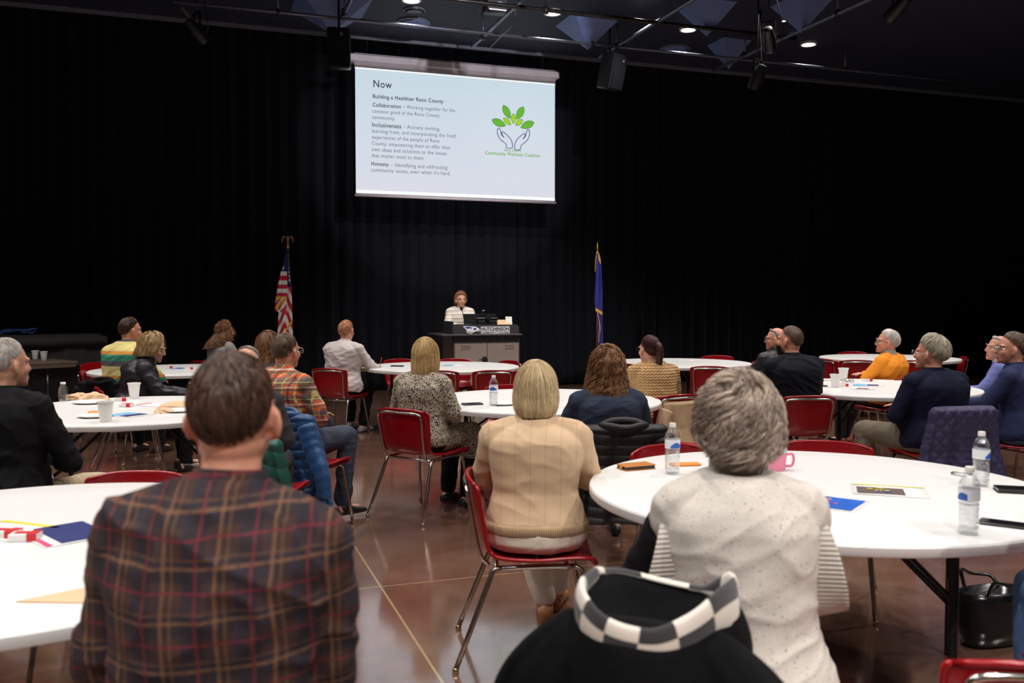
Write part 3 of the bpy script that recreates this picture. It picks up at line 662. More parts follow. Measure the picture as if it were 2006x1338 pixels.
# ---------------------------------------------------------------- stacking chair
def make_chair(label):
    t = thing('stacking_chair', label, 'chair')
    prof = bez([(.235, .412), (.215, .438), (.12, .440), (0, .432), (-.12, .436), (-.185, .452), (-.222, .50), (-.245, .60), (-.262, .70), (-.272, .762)], 5)
    hw = np.interp(np.linspace(0, 1, len(prof)), [0, .1, .3, .5, .62, .75, 1], [.20, .222, .228, .212, .198, .212, .228])
    m = 17; xs = np.linspace(-1, 1, m); P = np.zeros((len(prof), m, 3)); n = len(prof)
    for i, (y, z) in enumerate(prof):
        k = i/(n-1); bk = min(1, max(0, (k-.5)/.25))
        for j, a in enumerate(xs):
            w_ = hw[i]*(1-(.10*max(0, (k-.9)/.1)**2)); e = abs(a)**3
            dip = -.012*(1-a*a)*(1-bk) ; P[i, j] = (a*w_, y+bk*(e*.022-.02*(1-a*a)), z+(1-bk)*(e*.012+dip)-max(0, (k-.93)/.07)**2*.02*e)
    cut = int(n*.56)
    def shell(A, nm, ends):
        g = G().grid(A); o = g.build(nm, 'red_plastic', t); md = o.modifiers.new('thickness', 'SOLIDIFY'); md.thickness = .008; md.offset = 0
        return g, o
    for nm, A, rim in (('seat', P[:cut+1], 0), ('backrest', P[cut:], 1)):
        g = G().grid(A); B = A.copy(); nrm_ = np.zeros_like(A)
        du = np.gradient(A, axis=0); dv_ = np.gradient(A, axis=1); nn = np.cross(du, dv_); nn /= np.maximum(np.linalg.norm(nn, axis=2)[..., None], 1e-9)
        B = A+nn*.007; g.grid(B[:, ::-1])
        edge = np.concatenate([A[:, 0][::(1 if rim else -1)], A[-1 if rim else 0], A[:, -1][::(-1 if rim else 1)]])
        g.tube(edge+np.array([0, 0, 0]), .0085, 8); g.build(nm, 'red_plastic', t)
    # chrome tube following the back, seat rails and legs
    bx = .178
    bf = bez([(-bx+.01, -.20, .415), (-bx+.0, -.235, .46), (-bx-.005, -.262, .58), (-bx-.012, -.285, .70), (-bx+.022, -.293, .735), (0, -.302, .74), (bx-.022, -.293, .735), (bx+.012, -.285, .70), (bx+.005, -.262, .58), (bx, -.235, .46), (bx-.01, -.20, .415)], 5)
    G().tube(bf, .0085, 8).build('back_frame', 'chrome', t)
    fr = G()
    for s in (-1, 1): fr.tube(bez([(s*.19, -.17, .405), (s*.19, 0, .412), (s*.19, .15, .412)], 4), .0115, 8)
    fr.tube([(-.19, -.17, .405), (.19, -.17, .405)], .010, 8).tube([(-.19, .12, .405), (.19, .12, .405)], .010, 8); fr.build('seat_frame', 'chrome', t)
    for s in (-1, 1):
        for (a, b, c_) in (((s*.19, .13, .412), (s*.196, .175, .40), (s*.232, .235, .012)), ((s*.19, -.15, .408), (s*.196, -.185, .395), (s*.245, -.335, .012))):
            pts = [a, tuple((np.array(a)*.4+np.array(b)*.6)+np.array([0, 0, .004])), b]+[tuple(np.array(b)*(1-k)+np.array(c_)*k) for k in (.08, .3, .6, 1)]
            l = G().tube(pts, .0115, 8).build('leg', 'leg_chrome', t)
            G().lathe([(.009, .022), (.013, .018), (.014, .004), (.011, 0)], 10, (c_[0], c_[1], 0)).build('glide', 'foot_brass', l)
    return t
chair0 = make_chair('x'); chair_used = [False]
def chair(x, y, yaw, label, group=None):
    if chair_used[0]: o = copy_tree(chair0)
    else: o = chair0; chair_used[0] = True
    o['label'] = label
    if group: o['group'] = group
    elif 'group' in o: del o['group']
    return place(o, (x, y, 0), math.radians(yaw))
GC = 'red stacking chairs around the round tables'
def chair_back(px, Yb, yaw, label, dx=0):        # chair whose backrest stands at picture column px and depth Yb
    r = math.radians(yaw); x = (px-1003)/F_PX*Yb+dx; return chair(x-math.sin(r)*.27, Yb+math.cos(r)*.27, yaw, label, GC)

# ---------------------------------------------------------------- round folding tables
TR = 0.915
def make_table(label):
    t = thing('round_table', label, 'table')
    G().lathe([(TR-.03, .700), (TR-.004, .702), (TR, .708), (TR, .732), (TR-.005, .739), (TR-.012, .741), (TR-.2, .741), (.001, .741)], 128, caps=True).build('tabletop', 'white_plastic', t, sharp=35)
    for s in (-1, 1):
        for q in (-1, 1): G().tube([(s*.50, q*.37, .70), (s*.50, q*.37, 0)], .0165, 12).build('leg', 'black_metal', t)
        G().tube([(s*.50, -.37, .32), (s*.50, .37, .32)], .012, 10).build('crossbar', 'black_metal', t)
        G().tube([(s*.50, 0, .32), (s*.12, 0, .69)], .011, 10).tube([(s*.5, -.37, .45), (s*.2, -.2, .70)], .009, 8).tube([(s*.5, .37, .45), (s*.2, .2, .70)], .009, 8).build('brace', 'black_metal', t)
    G().box((0, 0, .69), (1.05, .7, .012)).build('under_frame', 'black_metal', t, smooth=False)
    return t
TABLES = {'A': (1.23, 3.65, -25), 'B': (.23, 7.0, 20), 'C': (-.83, 10.8, 60), 'D': (3.19, 8.09, 10), 'E': (5.21, 12.55, 0), 'F': (2.10, 11.51, 30), 'G': (-2.65, 6.38, 15), 'H': (-3.82, 10.28, 0), 'I': (-1.53, 2.82, 30)}
TL = {'A': 'large white round table at the right front with two water bottles and flyers', 'B': 'white round table in the middle with one water bottle, behind the beige sweater', 'C': 'white round table in front of the lectern', 'D': 'white round table at the right with two foam cups, left of the navy sweater',
      'E': 'far white round table at the back right behind the orange sweater', 'F': 'empty white round table at the back right of the blue flag', 'G': 'white round table at the left covered with wrappers, napkins and foam cups', 'H': 'white round table at the far left behind the woman in the black jacket', 'I': 'white round table cut by the lower left corner with red candy boxes'}
tb0 = make_table('x')
for i, k in enumerate('ABCDEFGHI'):
    o = tb0 if i == 0 else copy_tree(tb0)
    place(o, (TABLES[k][0], TABLES[k][1], 0), math.radians(TABLES[k][2])); o['label'] = TL[k]; o['group'] = 'white round banquet tables'
TZ = .7412
# ---------------------------------------------------------------- empty chairs
chair_back(890, 11.86, 180, 'red chair behind the table in front of the lectern, rim left of the lectern doors')
chair_back(1000, 11.45, 125, 'red chair at the right rear of the table in front of the lectern')
chair_back(780, 11.80, 215, 'red chair left rear of the table before the lectern, by the writing man')
chair_back(966, 9.80, 10, 'empty red chair at the near side of the table before the lectern')
chair_back(858, 9.75, -8, 'red chair mostly hidden behind the blond head of the leopard dress')
chair_back(1000, 8.0, 180, 'red chair behind the middle table, only its rim showing beside the water bottle')
chair(1.22, 6.5, 68, 'red chair beside the middle table carrying the grey knit coat', GC)
chair_back(1392, 10.45, -10, 'empty red chair at the near side of the empty table right of the blue flag')
chair_back(1405, 12.6, 180, 'red chair at the far side of the empty table right of the blue flag')
chair_back(1478, 11.3, 75, 'red chair at the right side of the empty table, by the striped jacket')
chair_back(1228, 10.9, -55, 'red chair at the left of the empty table, behind the ponytail')
chair_back(1618, 11.8, -72, 'red chair seen from the side at the left of the farthest right table')
chair_back(1682, 11.6, -12, 'empty red chair with its back to us between foam cups and orange sweater')
chair_back(1670, 13.65, 185, 'red chair behind the farthest right table, only its rim showing')
chair_back(1890, 12.35, 72, 'red chair at the right end of the farthest right table')
chair_back(1792, 11.55, 0, 'red chair between the orange sweater and the silver-haired head')
chair_back(160, 9.75, -72, 'red chair seen from the side at the left end of the far left table')
chair_back(188, 11.1, 235, 'red chair behind the far left table beside the striped sweater')
chair_back(1303, 4.56, 209, 'red chair at the left rear of the front right table behind a water bottle')
chair_back(1622, 4.68, 160, 'red chair at the far side of the front right table, long pink rim')
chair_back(272, 3.82, 180, 'red chair at the far side of the lower left table')
chair_back(2105, 1.78, -8, 'red chair whose corner peeks in at the lower right edge')

# ---------------------------------------------------------------- things on the tables
def on_t(px, py, z=TZ): q_ = at_z(px, py, z); return (float(q_[0]), float(q_[1]), z)
def cup(px, py, lab, sc=1.0, z=TZ, grp='white foam cups'):
    t = thing('foam_cup', lab, 'cup', on_t(px, py, z), 0, grp); h = .118*sc
    G().lathe([(.001, 0), (.029*sc, 0), (.031*sc, .003), (.043*sc, h-.008), (.0465*sc, h-.006), (.047*sc, h), (.0425*sc, h), (.028*sc, .008), (.001, .006)], 28, caps=False).build('cup_wall', 'foam', t, sharp=40)
    G().lathe([(.0455*sc, h-.012), (.048*sc, h-.006), (.0455*sc, h)], 28, caps=False).build('rim', 'foam', t)
cup(263, 781, 'foam cup at the back of the left table in front of the black jacket', 1.05)
cup(207, 826, 'foam cup at the front of the left table nearest the black shirt sleeve', 1.1)
cup(382, 776, 'foam cup at the back of the left table beside the blurred head', .95)
cup(418, 726, 'foam cup on the far left table by the curly-haired woman')
cup(1636, 759, 'nearer of the two foam cups on the right table')
cup(1652, 746, 'farther of the two foam cups on the right table', 1.05)
cup(69, 704, 'left foam cup on the brown folding table', 1.0)
cup(86, 706, 'foam cup in front of the water jug on the brown folding table', 1.0)
M['label_blue'] = pm('label_blue', srgb(48, 96, 190), 0.4, nscale=20, var=.5); M['label_white'] = pm('label_white', (0.8, 0.82, 0.86), 0.4)
M['water'] = glass_like('water', 0.03, (0.94, 0.95, 0.96), 0.05); M['cap_white'] = pm('cap_white', (.85, .83, .8), .4)
def bottle(px, py, lab, sc=1.0, rz=0.0):
    t = thing('water_bottle', lab, 'bottle', on_t(px, py), rz, 'clear water bottles with blue labels'); s = sc
    pr = [(.001, .006), (.018, .004), (.026, .0), (.031, .006), (.032, .02)]
    for k in range(7): z = .028+k*.012; pr += [(.0325, z), (.030, z+.006)]
    pr += [(.0325, .112), (.0325, .150), (.0315, .158), (.0325, .164), (.028, .178), (.018, .194), (.0125, .202), (.0125, .214)]
    G().lathe([(r*s, z*s) for r, z in pr], 28, caps=False).build('bottle_wall', 'clear_plastic', t)
    G().lathe([(r*s*.93, z*s+.001) for r, z in pr[:-9]]+[(.030*s, .098*s), (.001, .0981*s)], 24, caps=False).build('water', 'water', t)
    G().lathe([(.033*s, .113*s), (.0332*s, .151*s)], 28, caps=False).build('label_wrap', 'label_white', t)
    lb = G()
    for a0, a1 in ((-2.6, -.9), (.4, 1.7)):
        aa = np.linspace(a0, a1, 12); lo = .115*s; hi = (.123+.016*np.abs(np.sin((aa-a0)*1.9)))*s
        lb.grid([[(math.cos(a)*.0336*s, math.sin(a)*.0336*s, lo) for a in aa], [(math.cos(a)*.0336*s, math.sin(a)*.0336*s, h) for a, h in zip(aa, hi)]])
    lb.build('label_print', 'label_blue', t)
    G().lathe([(.014*s, .204*s), (.0145*s, .206*s), (.0145*s, .219*s), (.013*s, .2215*s), (.001, .222*s)], 20).build('cap', 'cap_white', t, sharp=40)
bottle(967, 795, 'water bottle on the middle table between the two blond women', 1.0)
bottle(1317, 928, 'water bottle at the left of the front right table by the tan wallet phone', 1.0, .6)
bottle(1897, 1046, 'nearer water bottle at the right of the front table', .98, 2.4)
bottle(1921, 952, 'farther water bottle at the right of the front table', 1.0, 1.0)
q = on_t(124, 786); t = thing('clear_cup', 'small clear plastic bottle behind the shoulder of the black shirt', 'bottle', q)
G().lathe([(.03, 0), (.034, .02), (.034, .09), (.02, .12), (.018, .14)], 20).build('bottle_wall', 'clear_plastic', t); G().lathe([(.019, .13), (.019, .145), (.001, .146)], 16).build('cap', 'cap_white', t)
q = on_t(91, 699); t = thing('water_jug', 'clear water jug with a red cap on the brown folding table', 'jug', q)
G().lathe([(.001, 0), (.07, 0), (.078, .01), (.078, .13), (.072, .17), (.045, .21), (.02, .235), (.02, .25)], 28, caps=False).build('jug_wall', 'clear_plastic', t)
G().lathe([(.022, .238), (.022, .262), (.001, .264)], 16).build('cap', 'red_card', t, sharp=40); G().tube(bez([(.0, 0, .225), (.05, 0, .235), (.085, 0, .20), (.075, 0, .15)]), .009, 8).build('handle', 'clear_plastic', t)
G().lathe([(.0785, .05), (.0785, .11)], 28, caps=False).build('label_wrap', 'label_white', t)
def slab(name, lab, cat, px, py, size, rz, mat, grp=None, z=TZ, extra=None, bev=.003):
    q_ = on_t(px, py, z); t = thing(name, lab, cat, q_, rz, grp); G().box((0, 0, size[2]/2), size, bev=bev).build('body', mat, t, sharp=30)
    if extra: extra(t)
    return t
def scrn(sz): return lambda t: G().box((0, 0, sz[2]+.0006), (sz[0]*.9, sz[1]*.94, .001)).build('screen', 'screen_phone', t, smooth=False)
slab('smartphone', 'black smartphone lying at the right edge of the front table', 'phone', 1968, 1029, (.075, .155, .009), .95, 'black_plastic', extra=scrn((.075, .155, .009)))
slab('smartphone', 'dark phone lying on the middle table beside the water bottle', 'phone', 925, 793, (.075, .15, .012), -1.25, 'black_plastic', extra=scrn((.075, .15, .012)))
slab('smartphone', 'phone lying near the writing hand on the table before the lectern', 'phone', 778, 718, (.08, .15, .012), 1.4, 'black_plastic', extra=scrn((.08, .15, .012)))
def wallet(t):
    G().box((0, 0, .010), (.078, .148, .010)).build('phone_edge', 'black_plastic', t, smooth=False); G().box((0, 0, .0185), (.086, .156, .005), bev=.002).build('front_cover', 'brown_leather', t, sharp=30)
    G().box((.0, -.079, .010), (.022, .006, .020), bev=.002).build('clasp', 'brown_leather', t, sharp=30)
slab('phone_wallet', 'tan leather phone wallet on the left rim of the front right table', 'phone', 1246, 918, (.086, .156, .004), -1.15, 'brown_leather', extra=wallet)
def wal2(t):
    G().box((0, 0, .012), (.085, .16, .010)).build('phone_edge', 'screen_phone', t, smooth=False); g = G()
    for k in range(16): g.ell((.046+.003*math.sin(k), -.07+k*.008, .004), .004, 8, 6)
    g.build('beaded_strap', 'steel', t)
slab('phone_wallet', 'black folded phone case with beaded strap at the far right of the table', 'phone', 1995, 964, (.09, .165, .006), 1.3, 'black_plastic', extra=wal2)
# flyers and papers
M['fl_blue'] = pm('fl_blue', srgb(40, 100, 200), 0.4, nscale=25, var=.6); M['fl_brown'] = pm('fl_brown', srgb(104, 88, 84), 0.5); M['fl_yellow'] = pm('fl_yellow', srgb(226, 222, 60), 0.5); M['fl_pink'] = pm('fl_pink', srgb(226, 70, 120), 0.5); M['fl_cyan'] = pm('fl_cyan', srgb(120, 190, 230), 0.5); M['fl_navy'] = pm('fl_navy', srgb(40, 50, 110), 0.5); M['fl_orange'] = pm('fl_orange', srgb(235, 140, 50), .6)
def flyer(lab, px, py, size, rz, prints, grp='printed flyers on the tables', z=TZ):
    q_ = on_t(px, py, z); t = thing('flyer', lab, 'paper', q_, rz, grp); w_, h_ = size
    xs = np.linspace(-w_/2, w_/2, 8); g = G(); g.grid([[(x_, y_, .0012+.0015*math.sin(x_*20+y_*8)**2) for x_ in xs] for y_ in (-h_/2, 0, h_/2)]); g.build('sheet', 'paper', t, solid=.0006)
    for k, (x_, y_, a, b, m) in enumerate(prints): G().box((x_*w_, y_*h_, .0036+.0003*k), (a*w_, b*h_, .0004)).build('printed_area', m, t, smooth=False)
    return t
def blobs(t, cx_, cy_, r, m, n=9, sd=1):
    rr = random.Random(sd); g = G()
    for k in range(n): a = rr.uniform(0, 6.28); d = rr.uniform(.0, r); g.box((cx_+math.cos(a)*d, cy_+math.sin(a)*d*.8, .0052), (rr.uniform(.01, .03), rr.uniform(.006, .014), .0004), R3('Z', rr.uniform(-1, 1)))
    g.build('printed_lettering', m, t, smooth=False)
f = flyer('blue flyer with a red burst on the front right table beside the heather vest', 1612, 984, (.216, .28), .95, [(0, 0, .9, .92, 'fl_blue')]); blobs(f, 0, 0, .07, 'fl_pink', 14); blobs(f, .01, .01, .05, 'fl_yellow', 8, 4)
f = flyer('flyer with a dark block and a yellow bar on the front right table', 1742, 962, (.215, .28), 1.25, [(-.1, .12, .6, .62, 'fl_brown'), (.42, 0, .06, .95, 'fl_yellow')]); blobs(f, -.02, .04, .05, 'fl_yellow', 10, 2); blobs(f, -.04, .02, .03, 'label_blue', 4, 6)
flyer('blue flyer on the empty table right of the flag', 1296, 709, (.21, .28), 1.2, [(0, .1, .8, .5, 'fl_navy')])
flyer('white sheet on the empty table right of the flag', 1345, 707, (.21, .28), 1.35, [(0, 0, .5, .02, 'fl_navy')])
flyer('flyer with pale blue print on the table before the lectern', 888, 716, (.21, .28), 1.4, [(0, .2, .9, .4, 'fl_cyan')])
flyer('flyer with blue and red print on the right table by the red box', 1700, 755, (.21, .28), 1.2, [(0, .25, .9, .4, 'fl_cyan'), (0, -.15, .7, .35, 'fl_navy')])
flyer('small flyer at the middle of the right table', 1690, 762, (.14, .2), 1.0, [(0, 0, .6, .5, 'fl_brown')])
flyer('pale blue and violet flyer on the littered left table', 250, 813, (.216, .28), 1.1, [(0, .2, .9, .35, 'fl_cyan'), (0, -.2, .8, .3, 'fl_navy')])
flyer('dark blue and pink flyer on the lower left table', 128, 1046, (.22, .28), .8, [(.1, 0, .7, .9, 'fl_navy'), (-.42, 0, .08, .95, 'fl_pink')])
flyer('white flyer with a yellow bar at the left edge of the lower left table', 15, 1040, (.21, .28), 1.2, [(.4, 0, .1, .9, 'fl_yellow')])
flyer('flyer with blue print on the far left table beside the red box', 352, 722, (.21, .28), 1.3, [(0, 0, .8, .5, 'fl_blue')])
flyer('white paper on the left table under the red wrapper', 300, 793, (.21, .28), 1.2, [(0, .3, .7, .08, 'fl_pink')])
def candy(px, py, rz, lab, z=TZ, sz=(.085, .05, .024)):
    t = thing('candy_box', lab, 'box', on_t(px, py, z), rz, 'small red and white candy boxes')
    G().box((0, 0, sz[2]/2), sz, bev=.002).build('carton', 'paper', t, sharp=30); G().box((sz[0]*.32, 0, sz[2]/2), (sz[0]*.34, sz[1]+.002, sz[2]+.002)).build('red_end', 'red_card', t, smooth=False); G().box((-.01, 0, sz[2]+.0006), (sz[0]*.5, sz[1]*.6, .001)).build('red_print', 'red_card', t, smooth=False)
candy(50, 1058, .1, 'nearer red and white candy box on the lower left table'); candy(12, 1052, -.15, 'candy box at the left edge of the lower left table')
candy(236, 786, .3, 'red and white candy box at the middle of the littered left table'); candy(247, 797, -.1, 'pale candy box nearest the front foam cup on the left table')
candy(331, 722, .1, 'red candy box on the far left table beside the black jacket'); candy(370, 724, .5, 'red candy wrapper box right of the other on the far left table')
candy(1651, 757, .2, 'red candy box by the nearer foam cup on the right table'); candy(1699, 747, 0, 'red candy box at the back of the right table'); candy(1764, 700, .1, 'red candy box on the farthest right table')
def crumple(name, px, py, r, h, lab, mat, sd, cat='napkin', grp=None, z=TZ):
    q_ = on_t(px, py, z); wv = wavy(sd, 8, 20, 90); g = G(); n, m = 40, 22; P = []
    for i in range(m):
        t_ = PI/2*i/(m-1); row = []
        for k in range(n):
            a = 2*PI*k/n; d = np.array([math.cos(a)*math.cos(t_), math.sin(a)*math.cos(t_), math.sin(t_)]); s = 1+.35*float(wv(d[None]*.12)[0]); row.append((d[0]*r*s, d[1]*r*s, max(.001, d[2]*h*s)))
        P.append(row)
    o = g.grid(P, wrap=True).build(name, mat, smooth=False); place(o, q_); tag(o, lab, cat, grp); return o
crumple('crumpled_wrapper', 158, 781, .10, .045, 'tan crumpled paper wrapper at the back of the left table', 'tan_paper', 5)
crumple('crumpled_wrapper', 190, 783, .09, .05, 'second tan crumpled wrapper beside the first on the left table', 'tan_paper', 8)
crumple('crumpled_wrapper', 345, 799, .12, .04, 'tan crumpled wrapper at the right of the left table', 'tan_paper', 9)
crumple('crumpled_wrapper', 322, 808, .07, .03, 'small tan napkin at the right front of the left table', 'tan_paper', 12)
crumple('orange_peel', 184, 812, .05, .025, 'orange snack on a white plate at the front of the left table', 'fl_orange', 3, 'food')
for px, py, r, lab in ((186, 817, .11, 'white paper plate under the orange snack on the left table'), (178, 790, .13, 'white paper plate under the tan wrappers on the left table'), (352, 806, .12, 'white paper plate under the wrapper at the right of the left table'), (985, 793, .1, 'clear plate with scraps behind the bottle on the middle table')):
    o = G().lathe([(.001, .003), (r*.7, .003), (r*.8, .006), (r, .014), (r, .016), (r*.78, .009), (.001, .006)], 40, caps=False).build('paper_plate', 'paper'); place(o, on_t(px, py)); tag(o, lab, 'plate', 'paper plates')
q = on_t(130, 1168); g = G().add([(-.10, -.05, .001), (.02, .06, .001), (.14, .05, .001), (.13, -.06, .001), (-.10, -.05, .004), (.02, .06, .004), (.14, .05, .006), (.13, -.06, .004)], [(3, 2, 1, 0), (4, 5, 6, 7), (0, 1, 5, 4), (1, 2, 6, 5), (2, 3, 7, 6), (3, 0, 4, 7)])
o = g.build('folded_napkin', 'tan_paper', smooth=False); place(o, q); tag(o, 'folded tan paper napkin on the lower left table beside the plaid sleeve', 'napkin')
q = on_t(150, 1100)
q = on_t(1522, 921); t = thing('travel_mug', 'pink handled travel mug with a clear lid behind the heather vest', 'mug', q)
G().lathe([(.001, 0), (.034, 0), (.036, .004), (.042, .075), (.042, .08)], 28).build('mug_body', 'pink', t, sharp=40); G().lathe([(.042, .08), (.043, .085), (.0425, .112), (.030, .115), (.001, .114)], 28).build('lid', 'clear_plastic', t, sharp=40)
G().lathe([(.0425, .078), (.0425, .095)], 28, caps=False).build('steel_band', 'steel', t); G().tube(bez([(.04, 0, .07), (.066, 0, .072), (.074, 0, .05), (.066, 0, .022), (.04, 0, .018)]), .006, 8).build('handle', 'pink', t)
slab('snack_packet', 'orange snack packet behind the water bottle at the left of the front table', 'packet', 1342, 912, (.14, .05, .012), .15, 'fl_orange', bev=.004)
o = G().tube([(math.cos(a)*.04, math.sin(a)*.04, .004) for a in np.linspace(0, 2*PI, 40)[:-1]], .004, 8, closed=True).build('metal_ring', 'steel'); place(o, on_t(1884, 930)); tag(o, 'thin metal ring lying behind the nearer water bottle', 'ring')
g = G(); 
for s in (-1, 1): g.tube([(s*.033+math.cos(a)*.026, 0, .02+math.sin(a)*.018) for a in np.linspace(0, 2*PI, 24)[:-1]], .0022, 6, closed=True); g.tube([(s*.06, 0, .025), (s*.05, .13, .006)], .0022, 6)
g.tube([(-.008, 0, .024), (.008, 0, .024)], .002, 6); o = g.build('eyeglasses', 'black_plastic'); place(o, on_t(1664, 749), 1.9); tag(o, 'black eyeglasses folded on the right table behind the cups', 'eyeglasses')
slab('smartphone', 'dark phone at the left edge of the right table beside the polo shirt', 'phone', 1604, 757, (.075, .15, .01), 1.2, 'black_plastic', extra=scrn((.075, .15, .01)))
slab('napkin', 'folded tan napkin at the back of the right table', 'napkin', 1613, 746, (.16, .05, .006), .05, 'tan_paper')
# handbags on the floor
q = at_z(1948, 1272, 0); t = thing('handbag', 'black leather handbag standing on the floor right of the table leg', 'bag', (q[0]+.03, q[1]+.08, 0), .3)
M['patent'] = pm('patent', (.012, .012, .013), .18, bscale=30)
g = G(); g.rings([((0, 0, z), (a, 0, 0), (0, b, 0)) for z, a, b in ((.0, .12, .05), (.01, .15, .075), (.10, .17, .09), (.2, .165, .08), (.235, .16, .075), (.235, .15, .068), (.12, .15, .07))], 28, caps=True, pw=.8); g.build('bag_body', 'patent', t)
for y_ in (-.06, .06): G().tube(bez([(-.09, y_, .22), (-.08, y_*1.6, .30), (0, y_*2.1, .27), (.08, y_*1.6, .26), (.09, y_, .22)]), .008, 8).build('handle', 'patent', t)
g = G(); [g.ell((.05+.008*math.cos(k*2.3), -.088, .20-k*.012), .008, 8, 6) for k in range(8)]; g.build('charm', 'steel', t)
q = at_z(1262, 1215, 0); t = thing('tote_bag', 'tan bag with pink lining on the floor left of the heather vest', 'bag', (q[0], q[1], 0), .2)
M['tan_leather'] = pm('tan_leather', srgb(168, 104, 62), .5)
G().rings([((0, 0, z), (a, 0, 0), (0, b, 0)) for z, a, b in ((.0, .10, .04), (.02, .12, .06), (.2, .09, .05), (.27, .055, .03))], 24, pw=.8).build('bag_body', 'tan_leather', t); G().rings([((0, 0, z), (a, 0, 0), (0, b, 0)) for z, a, b in ((.26, .05, .028), (.30, .042, .022), (.33, .05, .03))], 20).build('pink_lining', 'pink', t)
# ---------------------------------------------------------------- cloth materials
def band_mix(t, sp, col, bands, warp=None):
    for ax, per, off, wd, bc, al in bands:
        v = sp.outputs[ax] if warp is None else t.math('ADD', sp.outputs[ax], t.math('MULTIPLY', t.math('SUBTRACT', warp, 0.5), 0.03))
        f = t.math('FRACT', t.math('DIVIDE', t.math('ADD', v, 10*per+off), per))
        col = t.mix(t.math('MULTIPLY', t.math('LESS_THAN', f, wd), al), col, bc)
    return col
def plaid(name, base, bands, rough=.85):
    t = NT(name); co = t.n('TexCoord').outputs['Object']; s = t.n('SeparateXYZ', {0: co}); nz = t.n('TexNoise', {'Vector': co, 'Scale': 5.0, 'Detail': 2.0}).outputs[0]
    c = band_mix(t, s, c4(base) and base, bands, nz); fn = t.n('TexNoise', {'Vector': co, 'Scale': 400.0}).outputs[0]
    return t.done(c, rough, bump=fn, bstr=.25, bdist=.002)
def stripes(name, cols, per):
    t = NT(name); co = t.n('TexCoord').outputs['Object']; s = t.n('SeparateXYZ', {0: co}); f = t.math('FRACT', t.math('DIVIDE', t.math('ADD', s.outputs[2], 5*per), per))
    r = t.n('ValToRGB', {0: f}); r.color_ramp.interpolation = 'CONSTANT'; el = r.color_ramp.elements
    while len(el) < len(cols): el.new(.5)
    for e, (p_, c_) in zip(el, cols): e.position = p_
    for e, (p_, c_) in zip(el, cols): e.color = c4(c_)
    return t.done(r.outputs[0], .85)
def leopard(name):
    t = NT(name); co = t.n('TexCoord').outputs['Object']; nz = t.n('TexNoise', {'Vector': co, 'Scale': 30.0}).outputs[1]
    v = t.n('TexVoronoi', {'Vector': t.mix(.06, co, nz), 'Scale': 130.0}, feature='F1').outputs[0]
    f = t.math('GREATER_THAN', t.math('ADD', v, t.math('MULTIPLY', t.n('TexNoise', {'Vector': co, 'Scale': 60.0}).outputs[0], .2)), .60)
    return t.done(t.mix(f, srgb(34, 28, 28), srgb(196, 182, 160)), .8)
def knit(name, col, sx=70, sz=110, strength=.6, ribs=None, specks=False, dist=.004):
    t = NT(name); co = t.n('TexCoord').outputs['Object']; s = t.n('SeparateXYZ', {0: co})
    a = t.math('SINE', t.math('MULTIPLY', s.outputs[0], sx*6.28)); b = t.math('SINE', t.math('ADD', t.math('MULTIPLY', s.outputs[2], sz*6.28), t.math('MULTIPLY', a, 1.2)))
    h = t.math('ADD', t.math('MULTIPLY', a, .5), t.math('MULTIPLY', b, .5)); nz = t.n('TexNoise', {'Vector': co, 'Scale': 12.0, 'Detail': 4.0}).outputs[0]
    c = t.mix(nz, tuple(x*.86 for x in col), tuple(min(1, x*1.12) for x in col))
    c = t.mix(t.math('MULTIPLY', t.math('SUBTRACT', 1.0, h), .12), c, tuple(x*.45 for x in col))
    if ribs:
        f = t.math('FRACT', t.math('DIVIDE', t.math('ADD', s.outputs[0], 5.0), ribs)); g_ = t.math('LESS_THAN', t.math('ABSOLUTE', t.math('SUBTRACT', f, .5)), .05)
        c = t.mix(t.math('MULTIPLY', g_, .22), c, tuple(x*.5 for x in col)); h = t.math('SUBTRACT', h, t.math('MULTIPLY', g_, 2.0))
    if specks:
        n2 = t.n('TexNoise', {'Vector': co, 'Scale': 150.0, 'Detail': 2.0}).outputs[0]; c = t.mix(t.math('MULTIPLY', t.math('GREATER_THAN', n2, .67), .75), c, (.12, .11, .12))
        n3 = t.n('TexNoise', {'Vector': co, 'Scale': 60.0, 'Detail': 3.0}).outputs[0]; h = t.math('ADD', h, t.math('MULTIPLY', n3, 3.0))
    return t.done(c, .95, bump=h, bstr=strength, bdist=dist, **{'Sheen Weight': .15, 'Specular IOR Level': .15})
def cloth(name, col, rough=.85, var=.12, bs=35, bst=.25, **kw):
    kw.setdefault('Specular IOR Level', .2 if rough > .6 else .45)
    return pm(name, col, rough, 0, 9, var, bs, bst, .01, **kw)
M['plaid_dark'] = plaid('plaid_dark', srgb(54, 30, 24), [(0, .088, .0, .42, srgb(26, 20, 32), .8), (2, .088, .05, .42, srgb(26, 18, 28), .75), (0, .088, .035, .07, srgb(120, 82, 54), .55), (0, .088, .02, .06, srgb(100, 68, 46), .45), (2, .088, .03, .07, srgb(124, 84, 54), .5), (2, .088, .015, .06, srgb(100, 66, 44), .4), (0, .088, .066, .06, srgb(104, 26, 36), .7), (2, .088, .070, .06, srgb(104, 24, 34), .7), (0, .044, .0, .12, srgb(26, 26, 54), .4)])
M['plaid_orange'] = plaid('plaid_orange', srgb(216, 96, 56), [(0, .11, 0, .38, srgb(94, 104, 96), .7), (2, .11, .03, .38, srgb(88, 98, 96), .65), (0, .055, .02, .10, srgb(226, 206, 120), .8), (2, .055, .02, .10, srgb(226, 206, 120), .8), (0, .11, .05, .10, srgb(40, 46, 62), .7), (2, .11, .075, .10, srgb(40, 46, 62), .7), (2, .11, .055, .08, srgb(235, 225, 205), .7)])
